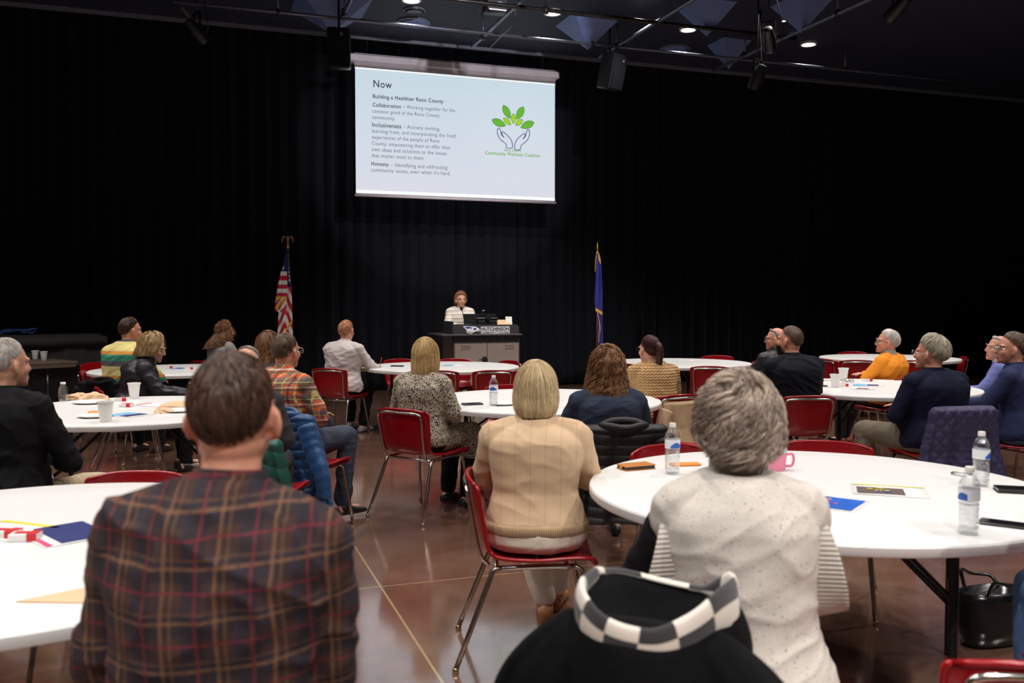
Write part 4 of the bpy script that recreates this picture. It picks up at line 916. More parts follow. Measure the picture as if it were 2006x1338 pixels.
M['stripe_shirt'] = stripes('stripe_shirt', [(0, srgb(96, 88, 96)), (.1, srgb(60, 150, 120)), (.36, srgb(212, 142, 56)), (.5, srgb(222, 206, 134)), (.88, srgb(96, 88, 96))], .23)
M['leopard'] = leopard('leopard')
M['beige_knit'] = knit('beige_knit', srgb(226, 194, 158), 120, 150, .18, ribs=.062)
M['rib_beige'] = knit('rib_beige', srgb(200, 168, 132), 110, 4, .9)
M['tan_knit'] = knit('tan_knit', srgb(200, 158, 108), 34, 44, 1.0, dist=.009)
M['heather'] = knit('heather', srgb(216, 208, 198), 170, 210, .3, specks=True, dist=.003)
M['heather_rib'] = knit('heather_rib', srgb(200, 192, 182), 3, 90, .7, dist=.005)
M['white_shirt'] = cloth('white_shirt', srgb(205, 194, 192)); M['black_shirt'] = cloth('black_shirt', srgb(19, 18, 22), bs=20); M['black_jacket'] = cloth('black_jacket', srgb(38, 36, 42), .45, bs=16, bst=.5)
M['navy_sweat'] = cloth('navy_sweat', srgb(18, 20, 44)); M['navy_polo'] = cloth('navy_polo', srgb(16, 18, 27), .8); M['navy_blue'] = cloth('navy_blue', srgb(44, 50, 84)); M['slate'] = cloth('slate', srgb(48, 56, 74)); M['blue_shirt'] = cloth('blue_shirt', srgb(112, 118, 178))
M['orange_sweat'] = cloth('orange_sweat', srgb(246, 150, 46)); M['grey_top'] = cloth('grey_top', srgb(158, 154, 152)); M['cream_top'] = stripes('cream_top', [(0, srgb(236, 226, 214)), (.86, srgb(150, 130, 120))], .06)
M['khaki'] = cloth('khaki', srgb(186, 168, 138)); M['cream_pants'] = cloth('cream_pants', srgb(226, 214, 198)); M['jeans'] = cloth('jeans', srgb(84, 104, 136), bs=60); M['dark_jeans'] = cloth('dark_jeans', srgb(64, 70, 86)); M['light_jeans'] = cloth('light_jeans', srgb(86, 120, 168), bs=60); M['black_pants'] = cloth('black_pants', srgb(20, 19, 22)); M['charcoal'] = cloth('charcoal', srgb(62, 58, 60)); M['olive'] = cloth('olive', srgb(112, 102, 88))
M['brown_shoe'] = pm('brown_shoe', srgb(150, 82, 46), .4); M['black_shoe'] = pm('black_shoe', (.015, .015, .016), .35); M['grey_shoe'] = pm('grey_shoe', srgb(170, 166, 168), .5, nscale=60, var=.5); M['sock'] = pm('sock', srgb(40, 44, 46), .9)
M['puffer_blue'] = cloth('puffer_blue', srgb(26, 68, 116), .42, .15, 30, .35, **{'Sheen Weight': .1}); M['puffer_green'] = cloth('puffer_green', srgb(32, 84, 76), .42); M['puffer_black'] = cloth('puffer_black', srgb(24, 20, 23), .55); M['quilt_navy'] = cloth('quilt_navy', srgb(54, 50, 84), .6); M['trench'] = cloth('trench', srgb(208, 178, 142), .75); M['grey_coat'] = knit('grey_coat', srgb(150, 146, 144), 90, 60, .5, specks=True); M['black_coat'] = cloth('black_coat', srgb(13, 12, 16), .9); M['wool_black'] = cloth('wool_black', srgb(6, 6, 9), .95)
def skin(name, c): return pm(name, c, .5, 0, 14, .1, 180, .12, .002, **{'Subsurface Weight': .12, 'Subsurface Radius': (.012, .005, .003), 'Subsurface Scale': 1.0})
M['skin'] = skin('skin', srgb(214, 158, 132)); M['skin_red'] = skin('skin_red', srgb(214, 150, 124)); M['skin_tan'] = skin('skin_tan', srgb(190, 136, 108))
M['lips'] = pm('lips', srgb(178, 84, 80), .4); M['eye_white'] = pm('eye_white', (.75, .74, .72), .2); M['iris'] = pm('iris', (.05, .035, .03), .15); M['frame_black'] = pm('frame_black', (.012, .012, .012), .25)
def hairmat(name, dark, light):
    t = NT(name); co = t.n('TexCoord').outputs['Object']; a = t.n('Attribute', attribute_name='tone').outputs[2]
    nz = t.n('TexNoise', {'Vector': co, 'Scale': 22.0, 'Detail': 3.0}).outputs[0]; f = t.math('ADD', t.math('MULTIPLY', a, .7), t.math('MULTIPLY', t.math('SUBTRACT', nz, .35), .6), True)
    return t.done(t.mix(f, dark, light), .42, **{'Specular IOR Level': .35, 'Anisotropic': .5})
for k_, d_, l_ in (('hair_brown', (48, 32, 26), (104, 76, 60)), ('hair_blond', (158, 118, 66), (244, 216, 158)), ('hair_pale', (176, 144, 98), (250, 232, 190)), ('hair_dirty', (120, 90, 60), (224, 190, 138)), ('hair_greycurl', (92, 74, 66), (228, 208, 190)), ('hair_auburn', (82, 56, 42), (198, 146, 104)), ('hair_darkred', (34, 16, 18), (92, 46, 44)),
                   ('hair_grey', (104, 92, 86), (184, 172, 164)), ('hair_silver', (146, 136, 118), (236, 228, 206)), ('hair_white', (170, 160, 154), (240, 234, 226)), ('hair_red', (150, 92, 62), (232, 172, 132)), ('hair_chestnut', (88, 54, 34), (170, 122, 84)), ('hair_mid', (70, 56, 46), (146, 122, 102)), ('beard_dark', (24, 18, 16), (62, 48, 42))):
    M[k_] = hairmat(k_, srgb(*d_), srgb(*l_))

# ---------------------------------------------------------------- hair
SK_C = np.array([0, -.012, .024]); SK_R = np.array([.0735, .1005, .0950]); POLE = nrm([0, -.28, 1.0]); FR = nrm([0, 1, .28]); SD = np.array([1.0, 0, 0])
def hair_path(phi, s, thick, z_end, bulge, tuck):
    """points of the hair surface; phi (N,) azimuth from the face, s (N,) path length in metres, arrays"""
    al = s/.094; fall = np.where(z_end < -.02, math.radians(92), 9.0); aa = np.minimum(al, fall)
    d = np.cos(aa)[:, None]*POLE+np.sin(aa)[:, None]*(np.cos(phi)[:, None]*FR+np.sin(phi)[:, None]*SD)
    nr = d/SK_R; nr /= np.linalg.norm(nr, axis=1)[:, None]; p = SK_C+d*SK_R+nr*thick[:, None]
    over = np.maximum(0, (al-fall))*.094; k = over/np.maximum(.02, (-.02-z_end)+.04); k = np.clip(k, 0, 1.3)
    outw = nr.copy(); outw[:, 2] = 0; outw /= np.maximum(np.linalg.norm(outw, axis=1)[:, None], 1e-6)
    tuck = tuck*np.where(tuck < 0, .15+.85*np.clip(-np.cos(phi), 0, 1), 1.0)
    p = p+np.array([0, 0, -1.0])*over[:, None]+outw*(bulge*np.sin(np.minimum(k, 1)*PI*.8)-tuck*np.minimum(k, 1)**1.4)[:, None]
    return p, nr
STY = dict(short=dict(th=.007, cl=4, r=.0011, ln=.032, N=2200, zf=None, zs=None, zb=None, curl=0, amp=0, bulge=0, tuck=0, fr=60, noise=.0045),
    buzz=dict(th=.003, r=.0009, ln=.014, N=1800, zf=None, zs=None, zb=None, curl=0, amp=0, bulge=0, tuck=0, fr=56, noise=.001),
    full=dict(th=.016, cl=6, r=.0013, ln=.080, N=2200, zf=None, zs=None, zb=None, curl=32, amp=.006, bulge=0, tuck=0, fr=62, noise=.006),
    fringe=dict(th=.008, r=.0013, ln=.035, N=900, zf=None, zs=None, zb=None, curl=30, amp=.003, bulge=0, tuck=0, fr=10, noise=.003),
    bob=dict(th=.018, r=.0013, ln=.15, N=1500, zs=-.105, zb=-.085, curl=0, amp=0, bulge=.014, tuck=.022, fr=60, noise=.004),
    longbob=dict(th=.018, r=.0013, ln=.16, N=1500, zs=-.15, zb=-.14, curl=0, amp=0, bulge=.010, tuck=.016, fr=60, noise=.005),
    wavybob=dict(th=.020, cl=7, r=.0014, ln=.12, N=1800, zs=-.09, zb=-.10, curl=45, amp=.006, bulge=.016, tuck=.012, fr=60, noise=.007),
    curly=dict(th=.018, r=.0013, ln=.11, N=6500, zs=-.035, zb=-.055, curl=58, jit=.55, amp=.012, bulge=.012, tuck=.018, fr=64, noise=.009, cl=16),
    longcurl=dict(th=.020, r=.0016, ln=.26, N=2600, zs=-.28, zb=-.46, curl=85, amp=.011, bulge=.02, tuck=-.13, fr=60, noise=.010, cl=9),
    longwave=dict(th=.018, r=.0017, ln=.20, N=1100, zs=-.2, zb=-.26, curl=45, amp=.007, bulge=.014, tuck=-.005, fr=60, noise=.008),
    pony=dict(th=.008, r=.0011, ln=.09, N=1100, zs=None, zb=None, curl=0, amp=0, bulge=0, tuck=0, fr=60, noise=.002))
def strands(g, P, r, tones):
    N, K, _ = P.shape; T = np.gradient(P, axis=1); T /= np.maximum(np.linalg.norm(T, axis=2)[..., None], 1e-9)
    A = np.cross(T, np.array([.31, .77, .55])); A /= np.maximum(np.linalg.norm(A, axis=2)[..., None], 1e-9); B = np.cross(T, A)
    k = np.linspace(0, 1, K); rad = (r[:, None]*np.minimum(1, np.minimum(k*6+.4, (1-k)*3+.08))[None])[..., None]
    V_ = np.stack([P+A*rad*math.cos(a)+B*rad*math.sin(a) for a in (0, 2.0944, 4.1888)], 2).reshape(-1, 3)
    i0 = (np.arange(N)[:, None]*K+np.arange(K-1)[None])*3; F_ = np.stack([np.stack([i0+a, i0+b, i0+3+b, i0+3+a], -1) for a, b in ((0, 1), (1, 2), (2, 0))], 2).reshape(-1, 4)
    g.v.append(V_); g.f += [tuple(q) for q in (F_+g.nv).tolist()]; g.mi += [0]*len(F_); g.tone.append(np.repeat(tones, K*3)); g.nv += len(V_)
def make_hair(style, mat, seed, detail, parent, xf, over=None):
    S = dict(STY[style]); S.update(over or {}); r_ = np.random.default_rng(seed); dg = math.radians
    pts = [0, 35, 55, 75, 92, 112, 135, 160, 180]
    fr = S['fr']; base = {'fringe': [fr, fr, fr, 60, 88, 108, 116, 118, 118]}.get(style, [fr, fr+3, 72, 84, 86, 104, 113, 116, 116])
    def Ez(phi):                                                # path length where the hair ends and its end height
        a = np.abs((phi+PI) % (2*PI)-PI); ad = np.degrees(a); e = np.interp(ad, pts, base)*PI/180*.094; z = np.full(len(phi), 0.0)
        if S['zs'] is not None:
            ef = S.get('face', 62); w_ = np.clip((ad-ef)/10, 0, 1); zz = np.interp(ad, [0, 90, 130, 180], [S['zs'], S['zs'], (S['zs']+S['zb'])/2, S['zb']]); z = np.where(w_ > 0, zz, 0)
            e = np.where(w_ > 0, e*(1-w_)+w_*(dg(92)*.094+(-.0-zz)), e)
        return e, z
    wv = wavy(seed, 6, 30, 90); g = G(); n, m = (130, 34) if detail > .5 else (70, 20)
    s_start = {'fringe': 62}.get(style, 0)
    phis = np.linspace(-PI, PI, n+1)[:-1]; E, Z = Ez(phis); rows = []
    for i in range(m):
        k = i/(m-1); s = s_start*PI/180*.094*(1-k)+E*k if s_start else E*k
        th = S['th']*np.ones(n)
        if S['zs'] is None or True:
            edge = np.clip((1-k)*3.4, 0, 1)**.7; th = np.where(Z < -.02, th, th*edge-.004*(1-edge))
        if s_start: th = th*min(1, k*5)-.003*(k < .05)
        p, nr = hair_path(phis, s, th, Z, S['bulge'], S['tuck']); 
        rid = np.sin(phis*37+2*np.sin(phis*5+k*3))*.35+wv(p); p = p+nr*(rid*S['noise'])[:, None]; rows.append(p)
    g.ct = .25; g.grid(np.array(rows), wrap=True)
    if S['zs'] is not None:                                     # inner side so that the hanging hair has depth
        g.grid(np.array([r_0*np.array([.9, .9, 1]) for r_0 in rows[m//2:]])[:, ::-1], wrap=True)
    N = int(S['N']*detail); K = (18 if detail > .9 else 12) if S['curl'] else 7
    CL = S.get('cl', 1); cid = np.arange(N)//CL; nc = cid.max()+1; pick = lambda a: a[cid]
    phi = pick(r_.uniform(-PI, PI, nc))+(r_.normal(0, .035, N) if CL > 1 else 0); E, Z = Ez(phi); ln = S['ln']*r_.uniform(.6, 1.2, N); mn = s_start*PI/180*.094
    long_ = Z < -.02; s0 = mn+pick(r_.uniform(0, 1, nc))**.8*np.maximum(E-mn-ln*.6, .002); end = np.minimum(s0+ln, E*1.0+np.where(long_, .012*r_.uniform(-1, 1, N), .003))
    P = np.zeros((N, K, 3)); ph = pick(r_.uniform(0, 6.28, nc))+(r_.normal(0, .25, N) if CL > 1 else 0); jit = pick(r_.normal(0, S.get('jit', .14), nc))*(1 if S['curl'] else .35); am = S['amp']*pick(r_.uniform(.6, 1.4, nc))*r_.uniform(.85, 1.15, N); off = S['th']+S['noise']*.6+r_.uniform(-.2, 1, N)*(.002+S['amp']*.7)
    for i in range(K):
        k = i/(K-1); s = s0+(end-s0)*k; f = phi+jit*k*(1.2 if S['curl'] else 1)
        thk = off*(1 if True else 0); edge = np.where(long_, 1, np.clip((E-s)/.05, .0, 1)**.7); p, nr = hair_path(f, s, thk*np.maximum(edge, .15), Z, S['bulge'], S['tuck'])
        if S['curl']:
            w_ = ph+S['curl']*(s-s0)*1.6; sd = np.cross(nr, [0, 0, 1.0]); sd /= np.maximum(np.linalg.norm(sd, axis=1)[:, None], 1e-6); p = p+sd*(am*np.sin(w_))[:, None]+nr*(am*.8*np.cos(w_))[:, None]
        P[:, i] = p
    strands(g, P, S['r']*r_.uniform(.7, 1.3, N)*(1 if detail > .6 else 1.5), np.clip(pick(r_.uniform(.1, 1, nc))+(r_.normal(0, .15, N) if CL > 1 else 0), 0, 1))
    if style == 'pony':
        tp = bez([(0, -.10, .055), (0, -.135, .06), (.0, -.155, .01), (.0, -.15, -.07), (0, -.14, -.14)], 5); rr_ = np.interp(np.linspace(0, 1, len(tp)), [0, .15, .5, .85, 1], [.014, .022, .032, .026, .006]); g.ct = .3; g.tube(tp, rr_, 14)
        N = int(350*detail); a = r_.uniform(0, 6.28, N); idx = np.linspace(2, len(tp)-1, 9); Q = np.zeros((N, 9, 3))
        for i, ii in enumerate(idx):
            j = min(int(ii), len(tp)-1); Q[:, i] = tp[j]+np.c_[np.cos(a), np.sin(a)*.8, np.zeros(N)]*rr_[j]*1.05
        strands(g, Q, np.full(N, .0016), r_.uniform(.1, 1, N))
        G().tube([(math.cos(q)*.018, -.118, .055+math.sin(q)*.018) for q in np.linspace(0, 6.28, 14)[:-1]], .005, 6, closed=True).xf(*xf).build('hair_tie', 'black_plastic', parent)
    g.xf(*xf); g.f = g.f; return g.build('hair', mat, parent, tone=True)

# ---------------------------------------------------------------- people
TZs = [-.10, -.06, 0, .10, .20, .30, .40, .46, .51, .55, .585, .61]
TRX = [.135, .175, .190, .176, .162, .168, .184, .186, .165, .118, .078, .060]
TRY = [.085, .130, .150, .132, .116, .120, .128, .124, .106, .084, .068, .058]
TOY = [-.01, -.01, -.01, -.01, -.012, -.012, -.012, -.016, -.02, -.018, -.010, .0]
ARMS = dict(lap=((.235, .03, .24), (.12, .25, .16)), table=((.25, .13, .27), (.14, .36, .27)), crossed=((.245, .10, .25), (-.06, .21, .29)), chin=((.20, .26, .25), (.07, .21, .50)), down=((.25, -.01, .22), (.21, .19, .10)), fwd=((.24, .15, .28), (.18, .40, .30)), write=((.22, .20, .30), (.26, .44, .26)), wide=((.285, .05, .26), (.15, .26, .20)), rest=((.26, .16, .24), (.02, .34, .27)))
def hand_geo(g, w_, d, n_, s, curl=.5):
    d = nrm(d); n_ = nrm(n_-d*(n_@d)); sd = np.cross(d, n_)*s; w_ = np.asarray(w_)
    g.caps(w_-d*.02, w_+d*.07, .026, .036, 12, flat=.45, up=n_)
    for k, (ln, o_) in enumerate(((.066, -.030), (.076, -.010), (.072, .010), (.058, .029))):
        b = w_+d*.078+sd*o_; dd = nrm(d+sd*o_*3.2); p = [b]
        for j, fr_ in enumerate((.45, .30, .25)): dd = nrm(dd*math.cos(curl*.6)+n_*math.sin(curl*.6)); p.append(p[-1]+dd*ln*fr_*1.05)
        for j in range(3): g.caps(p[j], p[j+1], .0088-.0006*j, .0082-.0006*j, 8)
    b = w_+d*.015-sd*.03; t1 = b+(d*.5-sd*.6+n_*.3)*.045; g.caps(b, t1, .012, .010, 8); g.caps(t1, t1+nrm(d*.8-sd*.2+n_*.3)*.032, .0098, .008, 8)
def person(label, px, Y, py_top, yaw=0, twist=0, lean=4, head=(0, 0, 0), kx=1.0, ky=1.0, belly=0.0, armR='lap', armL='lap', legR=None, legL=None, skin='skin', hair=('short', 'hair_brown'), hov=None, detail=.5, top='black_shirt', pants='black_pants', shoes='black_shoe',
           voxel=.008, stand=False, collar=None, wr=.006, seed=1, glasses=None, beard=None, name='person', sleeves=None, skirt=False, vest=None, undercollar=None, hem=None, shell_chair=None, face=False, zlo=-.06, slean=0, hipk=1.0, hs=1.0, legs=True, armshirt=True, x_abs=None, topname='shirt'):
    rad = math.radians; HZ = .535 if not stand else .93
    zt = float(at_Y(px, py_top, Y)[2]) - {'curly': .03, 'bob': .018, 'longbob': .018, 'wavybob': .02, 'longcurl': .022, 'longwave': .018, 'full': .016}.get(hair[0] if hair else '', .006)
    hp = rad(head[1]); kz = (zt-HZ-.012-.095*math.cos(hp)-.118*hs)/(.61*math.cos(rad(lean))); kz = min(1.12, max(.72, kz))
    Rt = R3('Y', rad(slean))@R3('Z', rad(twist))@R3('X', -rad(lean)); O = np.array([0, 0, HZ])
    tf = lambda p: O+Rt@(np.asarray(p, float)*np.array([1, 1, kz]))
    nb = tf((0, 0, .61)); Rh = R3('Z', rad(head[0]))@R3('X', rad(head[1]))@R3('Y', rad(head[2] if len(head) > 2 else 0)); hc = nb+Rt@np.array([0, .010, .012])+Rh@np.array([0, .030, .095])
    xh = (px-1003)/F_PX*Y if x_abs is None else x_abs; Rz = R3('Z', rad(yaw)); rootp = np.array([xh, Y, 0])-Rz@np.array([hc[0], hc[1], 0])
    root = thing(name, label, 'person', (rootp[0], rootp[1], 0), rad(yaw))
    rxs = np.array(TRX)*kx; rys = np.array(TRY)*ky; bl = np.interp(TZs, [-.1, .02, .14, .30, .42], [0, .5, 1, .6, 0])*belly
    def torso(g, inf, z0=-.2, z1=.62, wide=None):
        zs = np.linspace(max(z0, -.10), min(z1, .61), 24); rs = []
        for z in zs:
            a = np.interp(z, TZs, rxs)+inf; b = np.interp(z, TZs, rys)+inf; y = np.interp(z, TZs, TOY); bb = np.interp(z, TZs, bl)
            if wide: a += wide(z)[0]; b += wide(z)[1]
            b += bb*.5; y += bb*.5; c = tf((0, y, z)); rs.append((c, Rt@np.array([a, 0, 0]), Rt@np.array([0, b, 0])))
        g.rings(rs, 32, pw=.86)
        if z1 > .5:
            for s in (-1, 1): g.caps(tf((s*.075, -.016, .545)), tf((s*.168*kx, -.012, .495)), .046+inf, .060+inf, 14)
    J = {}
    for s, nm in ((1, armR), (-1, armL)):
        e, w_ = ARMS[nm] if isinstance(nm, str) else nm; J[s] = (tf((s*.172*kx, -.012, .488)), tf((s*e[0]*(.5+.5*kx), e[1], e[2])), tf((s*w_[0], w_[1], w_[2])))
    def arms(g, inf, cuff=0.0, wmul=1.0):
        for s in (-1, 1):
            a, b, c_ = J[s]; d = nrm(c_-b); e = c_-d*cuff; g.caps(a, b, (.054+inf)*wmul, (.044+inf)*wmul, 16); g.caps(b, e, (.0435+inf)*wmul, .031+inf*.9, 16)
    LG = {}
    for s, lg in ((1, legR), (-1, legL)):
        kn, an = lg if lg else ((.12, .43, .0), (.12, .41, -.44) if not stand else (.1, .0, -.83))
        if stand: kn, an = (.1, .02, -.44), (.1, -.01, -.84)
        LG[s] = (O+np.array([s*.088*kx, .0, -.01]), O+np.array([s*kn[0], kn[1], kn[2]]), O+np.array([s*an[0], an[1], an[2]]))
    def legs_(g, inf, cuff=0.0):
        for s in (-1, 1):
            a, b, c_ = LG[s]; d = nrm(c_-b); g.caps(a, b, .083*ky+inf, .056+inf, 16); g.caps(b, c_-d*cuff, .056+inf, .040+inf, 16)
    # the body, one skin
    g = G(); torso(g, 0, z1=.582, wide=lambda z: (np.interp(z, [-.1, .05, .2], [-.012, -.012, 0]),)*2); arms(g, 0)
    g.caps(tf((0, -.005, .57)), hc+Rh@np.array([0, -.018, -.06])*hs, .060, .054*hs, 18)
    H = G(); H.ell((0, -.012, .024), (.0745, .096, .092), 28, 18).ell((0, .026, -.025), (.063, .066, .078), 24, 14).ell((0, .042, -.078), (.044, .045, .034), 20, 12).ell((0, -.02, -.045), (.062, .07, .05), 20, 12)
    H.caps((0, .087, .012), (0, .104, -.030), .008, .0125, 10).ell((0, .096, -.034), (.017, .012, .009)).ell((0, .085, -.066), (.024, .012, .0055)).ell((0, .083, -.077), (.021, .012, .006)).ell((0, .078, -.100), (.02, .014, .013))
    for s in (-1, 1):
        H.ell((s*.033, .066, .022), (.03, .022, .009)).ell((s*.040, .055, -.028), (.024, .026, .022)).ell((s*.081, -.008, -.012), (.008, .022, .033), 14, 10, R3('Z', s*.6)).ell((s*.074, .0, -.036), (.008, .010, .011))
    H.xf(Rh*hs, hc); g.v += H.v; g.f += [tuple(i+g.nv for i in f) for f in H.f]; g.nv += H.nv
    for s in (-1, 1):
        a, b, c_ = J[s]; d = nrm(c_-b); nn = Rt@np.array([-s*.3, .0, -1.0]); nmz = armR if s == 1 else armL
        if nmz == 'chin': nn = Rt@np.array([-s*.4, -.9, 0]); d = nrm(d+np.array([-s*.3, -.2, .5]))
        hand_geo(g, c_, d if nmz != 'write' else nrm(d+np.array([0, .2, -.2])), nn, s, .55 if nmz in ('lap', 'write', 'chin') else .25)
    if legs: legs_(g, 0)
    for s in (-1, 1):
        c_ = LG[s][2]; g.caps(c_+np.array([0, -.03, -.05]), c_+np.array([0, .13, -.06]), .035, .03, 12)
    me = remesh(g, voxel, 3, 'body')
    me.materials.append(M[skin]); me.materials.append(M['lips'])
    if face:
        n = len(me.polygons); ce = np.empty(n*3); me.polygons.foreach_get('center', ce); L_ = (ce.reshape(-1, 3)-hc)@Rh/hs
        mk = (np.abs(L_[:, 0]) < .023) & (np.abs(L_[:, 2]+.0715) < .0095-np.abs(L_[:, 0])*.2) & (L_[:, 1] > .075); me.polygons.foreach_set('material_index', mk.astype(np.int32))
    body = bpy.data.objects.new('body', me); C.objects.link(body); body.parent = root
    hx = (Rh*hs, hc)
    if face:
        for s in (-1, 1):
            ey = G().ell((s*.031, .0815, .004), (.0120, .0090, .0070)).xf(*hx).build('eye', 'eye_white', root); G().ell((s*.031, .0885, .004), (.0066, .003, .0064)).xf(*hx).build('iris', 'iris', ey)
            G().tube(bez([(s*.014, .096, .022), (s*.032, .095, .029), (s*.052, .080, .022)], 4), .0035, 6).xf(*hx).build('eyebrow', M[hair[1]] if hair else 'iris', root, tone=True)
    if glasses:
        q = G()
        for s in (-1, 1):
            q.tube([(s*.034+math.cos(a)*.025, .104-abs(math.cos(a)*.025*s+.0)*.1, .0+math.sin(a)*.018) for a in np.linspace(0, 2*PI, 20)[:-1]], .0022, 6, closed=True); q.tube([(s*.059, .100, .006), (s*.082, .06, .004), (s*.084, -.012, .0)], .002, 6)
        q.tube([(-.009, .105, .003), (.009, .105, .003)], .002, 6); q.xf(*hx).build('glasses', glasses, root)
    if hair: make_hair(hair[0], hair[1], seed, detail, root, hx, hov)
    if beard:
        b_ = G(); r_ = np.random.default_rng(seed); N = 900; a = r_.uniform(-1.5, 1.5, N); z = r_.uniform(-.125, -.035, N); rr_ = np.interp(z, [-.13, -.1, -.06, -.03], [.035, .06, .072, .078]); p0 = np.c_[np.sin(a)*rr_*.92, .026+np.cos(a)*rr_*.92+.004, z]; keep = ~((np.abs(a) < .35) & (z > -.085)); p0 = p0[keep]; Q = np.stack([p0, p0+np.array([0, .004, -.008])+r_.normal(0, .002, p0.shape), p0+np.array([0, .004, -.018])+r_.normal(0, .003, p0.shape)], 1)
        strands(b_, Q, np.full(len(p0), .0016), r_.uniform(0, 1, len(p0))); b_.ct = .2
        aa = np.linspace(-1.45, 1.45, 30); b_.grid([[(math.sin(x_)*rz_*.93, .027+math.cos(x_)*rz_*.93+.003, z_) for x_ in aa] for z_, rz_ in ((-.128, .02), (-.118, .045), (-.1, .060), (-.075, .069 if True else 0), (-.05, .070))]); b_.xf(*hx).build('beard', beard, root, tone=True)
    # clothes
    wv = wavy(seed*7+1, 8, 9, 34); wv2 = wavy(seed*7+2, 6, 40, 90)
    def crease(co, no):
        q = co*np.array([.75, .75, 1.35]); rd = (1-np.abs(wv2(q*.55)))**3; return no*((wv(q)*wr*.9+wv2(q)*wr*.3+(rd-.3)*wr*.7)[:, None])
    g = G(); z_lo = -.055
    if vest:
        torso(g, .022, -.10, .62, wide=lambda z: (np.interp(z, [-.1, .2, .45, .6], [.035, .020, .012, .0])+max(0, .22-z)*.10, .02+max(0, .2-z)*.06))
        for s in (-1, 1): g.caps(tf((s*.11*kx, -.015, .520)), tf((s*.190*kx, -.008, .475)), .062, .068, 16)
    else:
        torso(g, .016, zlo, .605, wide=lambda z: (np.interp(z, [-.1, .05, .2], [.016, .012, 0]),)*2)
        if armshirt: arms(g, .013, .0)
        if skirt: 
            for s in (-1, 1): a, b, c_ = LG[s]; g.caps(a, b, .105, .080, 16); g.caps(b, b+(c_-b)*.35, .08, .075, 14)
            g.ell(O+np.array([0, .02, -.0]), (.19*kx, .17, .12))
    me = remesh(g, voxel*1.05, 3, topname, crease); meshobj(topname, me, top, root)
    if vest:
        g = G(); arms(g, .014); meshobj('sleeves', remesh(g, voxel*1.1, 2, 'sleeves', crease), vest, root)
        for s in (-1, 1):
            cc = tf((s*.222*kx+s*.006, .0, .355)); q = G(); rs = []
            for k in range(7):
                t_ = k/6; rs.append((cc+Rt@np.array([s*(-.03+.062*t_), .0, 0]), Rt@np.array([0, .090+.012*t_, 0]), Rt@np.array([s*(.0-.03*t_), 0, .142-.02*t_])))
            for k in range(7):
                t_ = 1-k/6; rs.append((cc+Rt@np.array([s*(-.03+.062*t_), .0, 0]), Rt@np.array([0, .082+.012*t_, 0]), Rt@np.array([s*(.0-.03*t_), 0, .134-.02*t_])))
            q.rings(rs, 40, closed=True); q.build('ribbed_armhole', 'heather_rib', root)
    if sleeves:
        for s in (-1, 1):
            a, b, c_ = J[s]; d = nrm(c_-b); G().tube([c_-d*.05, c_-d*.03, c_-d*.005], [.047, .046, .044], 20).build('cuff', sleeves, root)
    if collar:
        cm, ch, cr = collar; rs = []; cb = tf((0, -.004, .575)); up = nrm(hc-cb)
        ax, ay = Rt@np.array([1, 0, 0]), Rt@np.array([0, 1, 0])
        for r0, h_ in ((cr+.010, -.012), (cr+.006, ch*.5), (cr, ch), (cr-.004, ch+.003), (cr-.007, ch*.7), (cr-.003, -.01)): rs.append((cb+up*(h_+.02)+ay*.002, ax*r0, ay*(r0*1.0)))
        G().rings(rs, 36, caps=False).build('collar', cm, root)
    if hem:
        rs = []
        for z, o_ in ((-.075, .028), (-.06, .033), (-.02, .034), (.0, .026), (-.02, .020), (-.07, .018)):
            zz = z+zlo+.06; rs.append((tf((0, np.interp(zz, TZs, TOY)+np.interp(zz, TZs, bl)*.5, zz)), Rt@np.array([np.interp(zz, TZs, rxs)+o_+.004, 0, 0]), Rt@np.array([0, np.interp(zz, TZs, rys)+np.interp(zz, TZs, bl)*.5+o_+.004, 0])))
        G().rings(rs, 60, closed=True, pw=.86).build('hem', hem, root)
    if legs:
        g = G(); 
        if stand: torso(g, .012, -.10, .10)
        else:
            g.rings([(O+np.array([0, -.01, z]), ((a*kx+.014)*hipk, 0, 0), (0, (b*ky+.014)*hipk, 0)) for z, a, b in ((-.092, .135, .09), (-.075, .170, .13), (-.045, .188, .152), (0, .190, .150), (.03, .175, .135))], 28, pw=.86)
        legs_(g, .016, .02); meshobj('trousers', remesh(g, voxel*1.1, 3, 'trousers', crease), pants, root)
        for s in (-1, 1):
            c_ = LG[s][2]; fw = nrm([s*.1, 1, 0]); q = G(); z0 = c_[2]-.09
            rs = []
            for y, wx, h_ in ((-.075, .012, .03), (-.065, .030, .058), (-.02, .036, .078), (.04, .038, .072), (.10, .044, .052), (.155, .042, .040), (.19, .028, .028), (.20, .008, .012)):
                rs.append((np.array([c_[0], c_[1], z0])+fw*y+np.array([0, 0, h_*.5]), np.array([fw[1], -fw[0], 0])*wx, np.array([0, 0, h_*.5])))
            q.rings(rs, 18, pw=.8); q.build('shoe', shoes, root)
    root['hipx'] = 0.0; del root['hipx']
    return root, (float(rootp[0]), float(rootp[1])), (J, LG, tf, hc, Rh, Rt)
def seat_chair(pos, yaw, label, fwd=-.015):
    r = math.radians(yaw); return chair(pos[0]-math.sin(r)*fwd, pos[1]+math.cos(r)*fwd, yaw, label, 'red stacking chairs people sit on')

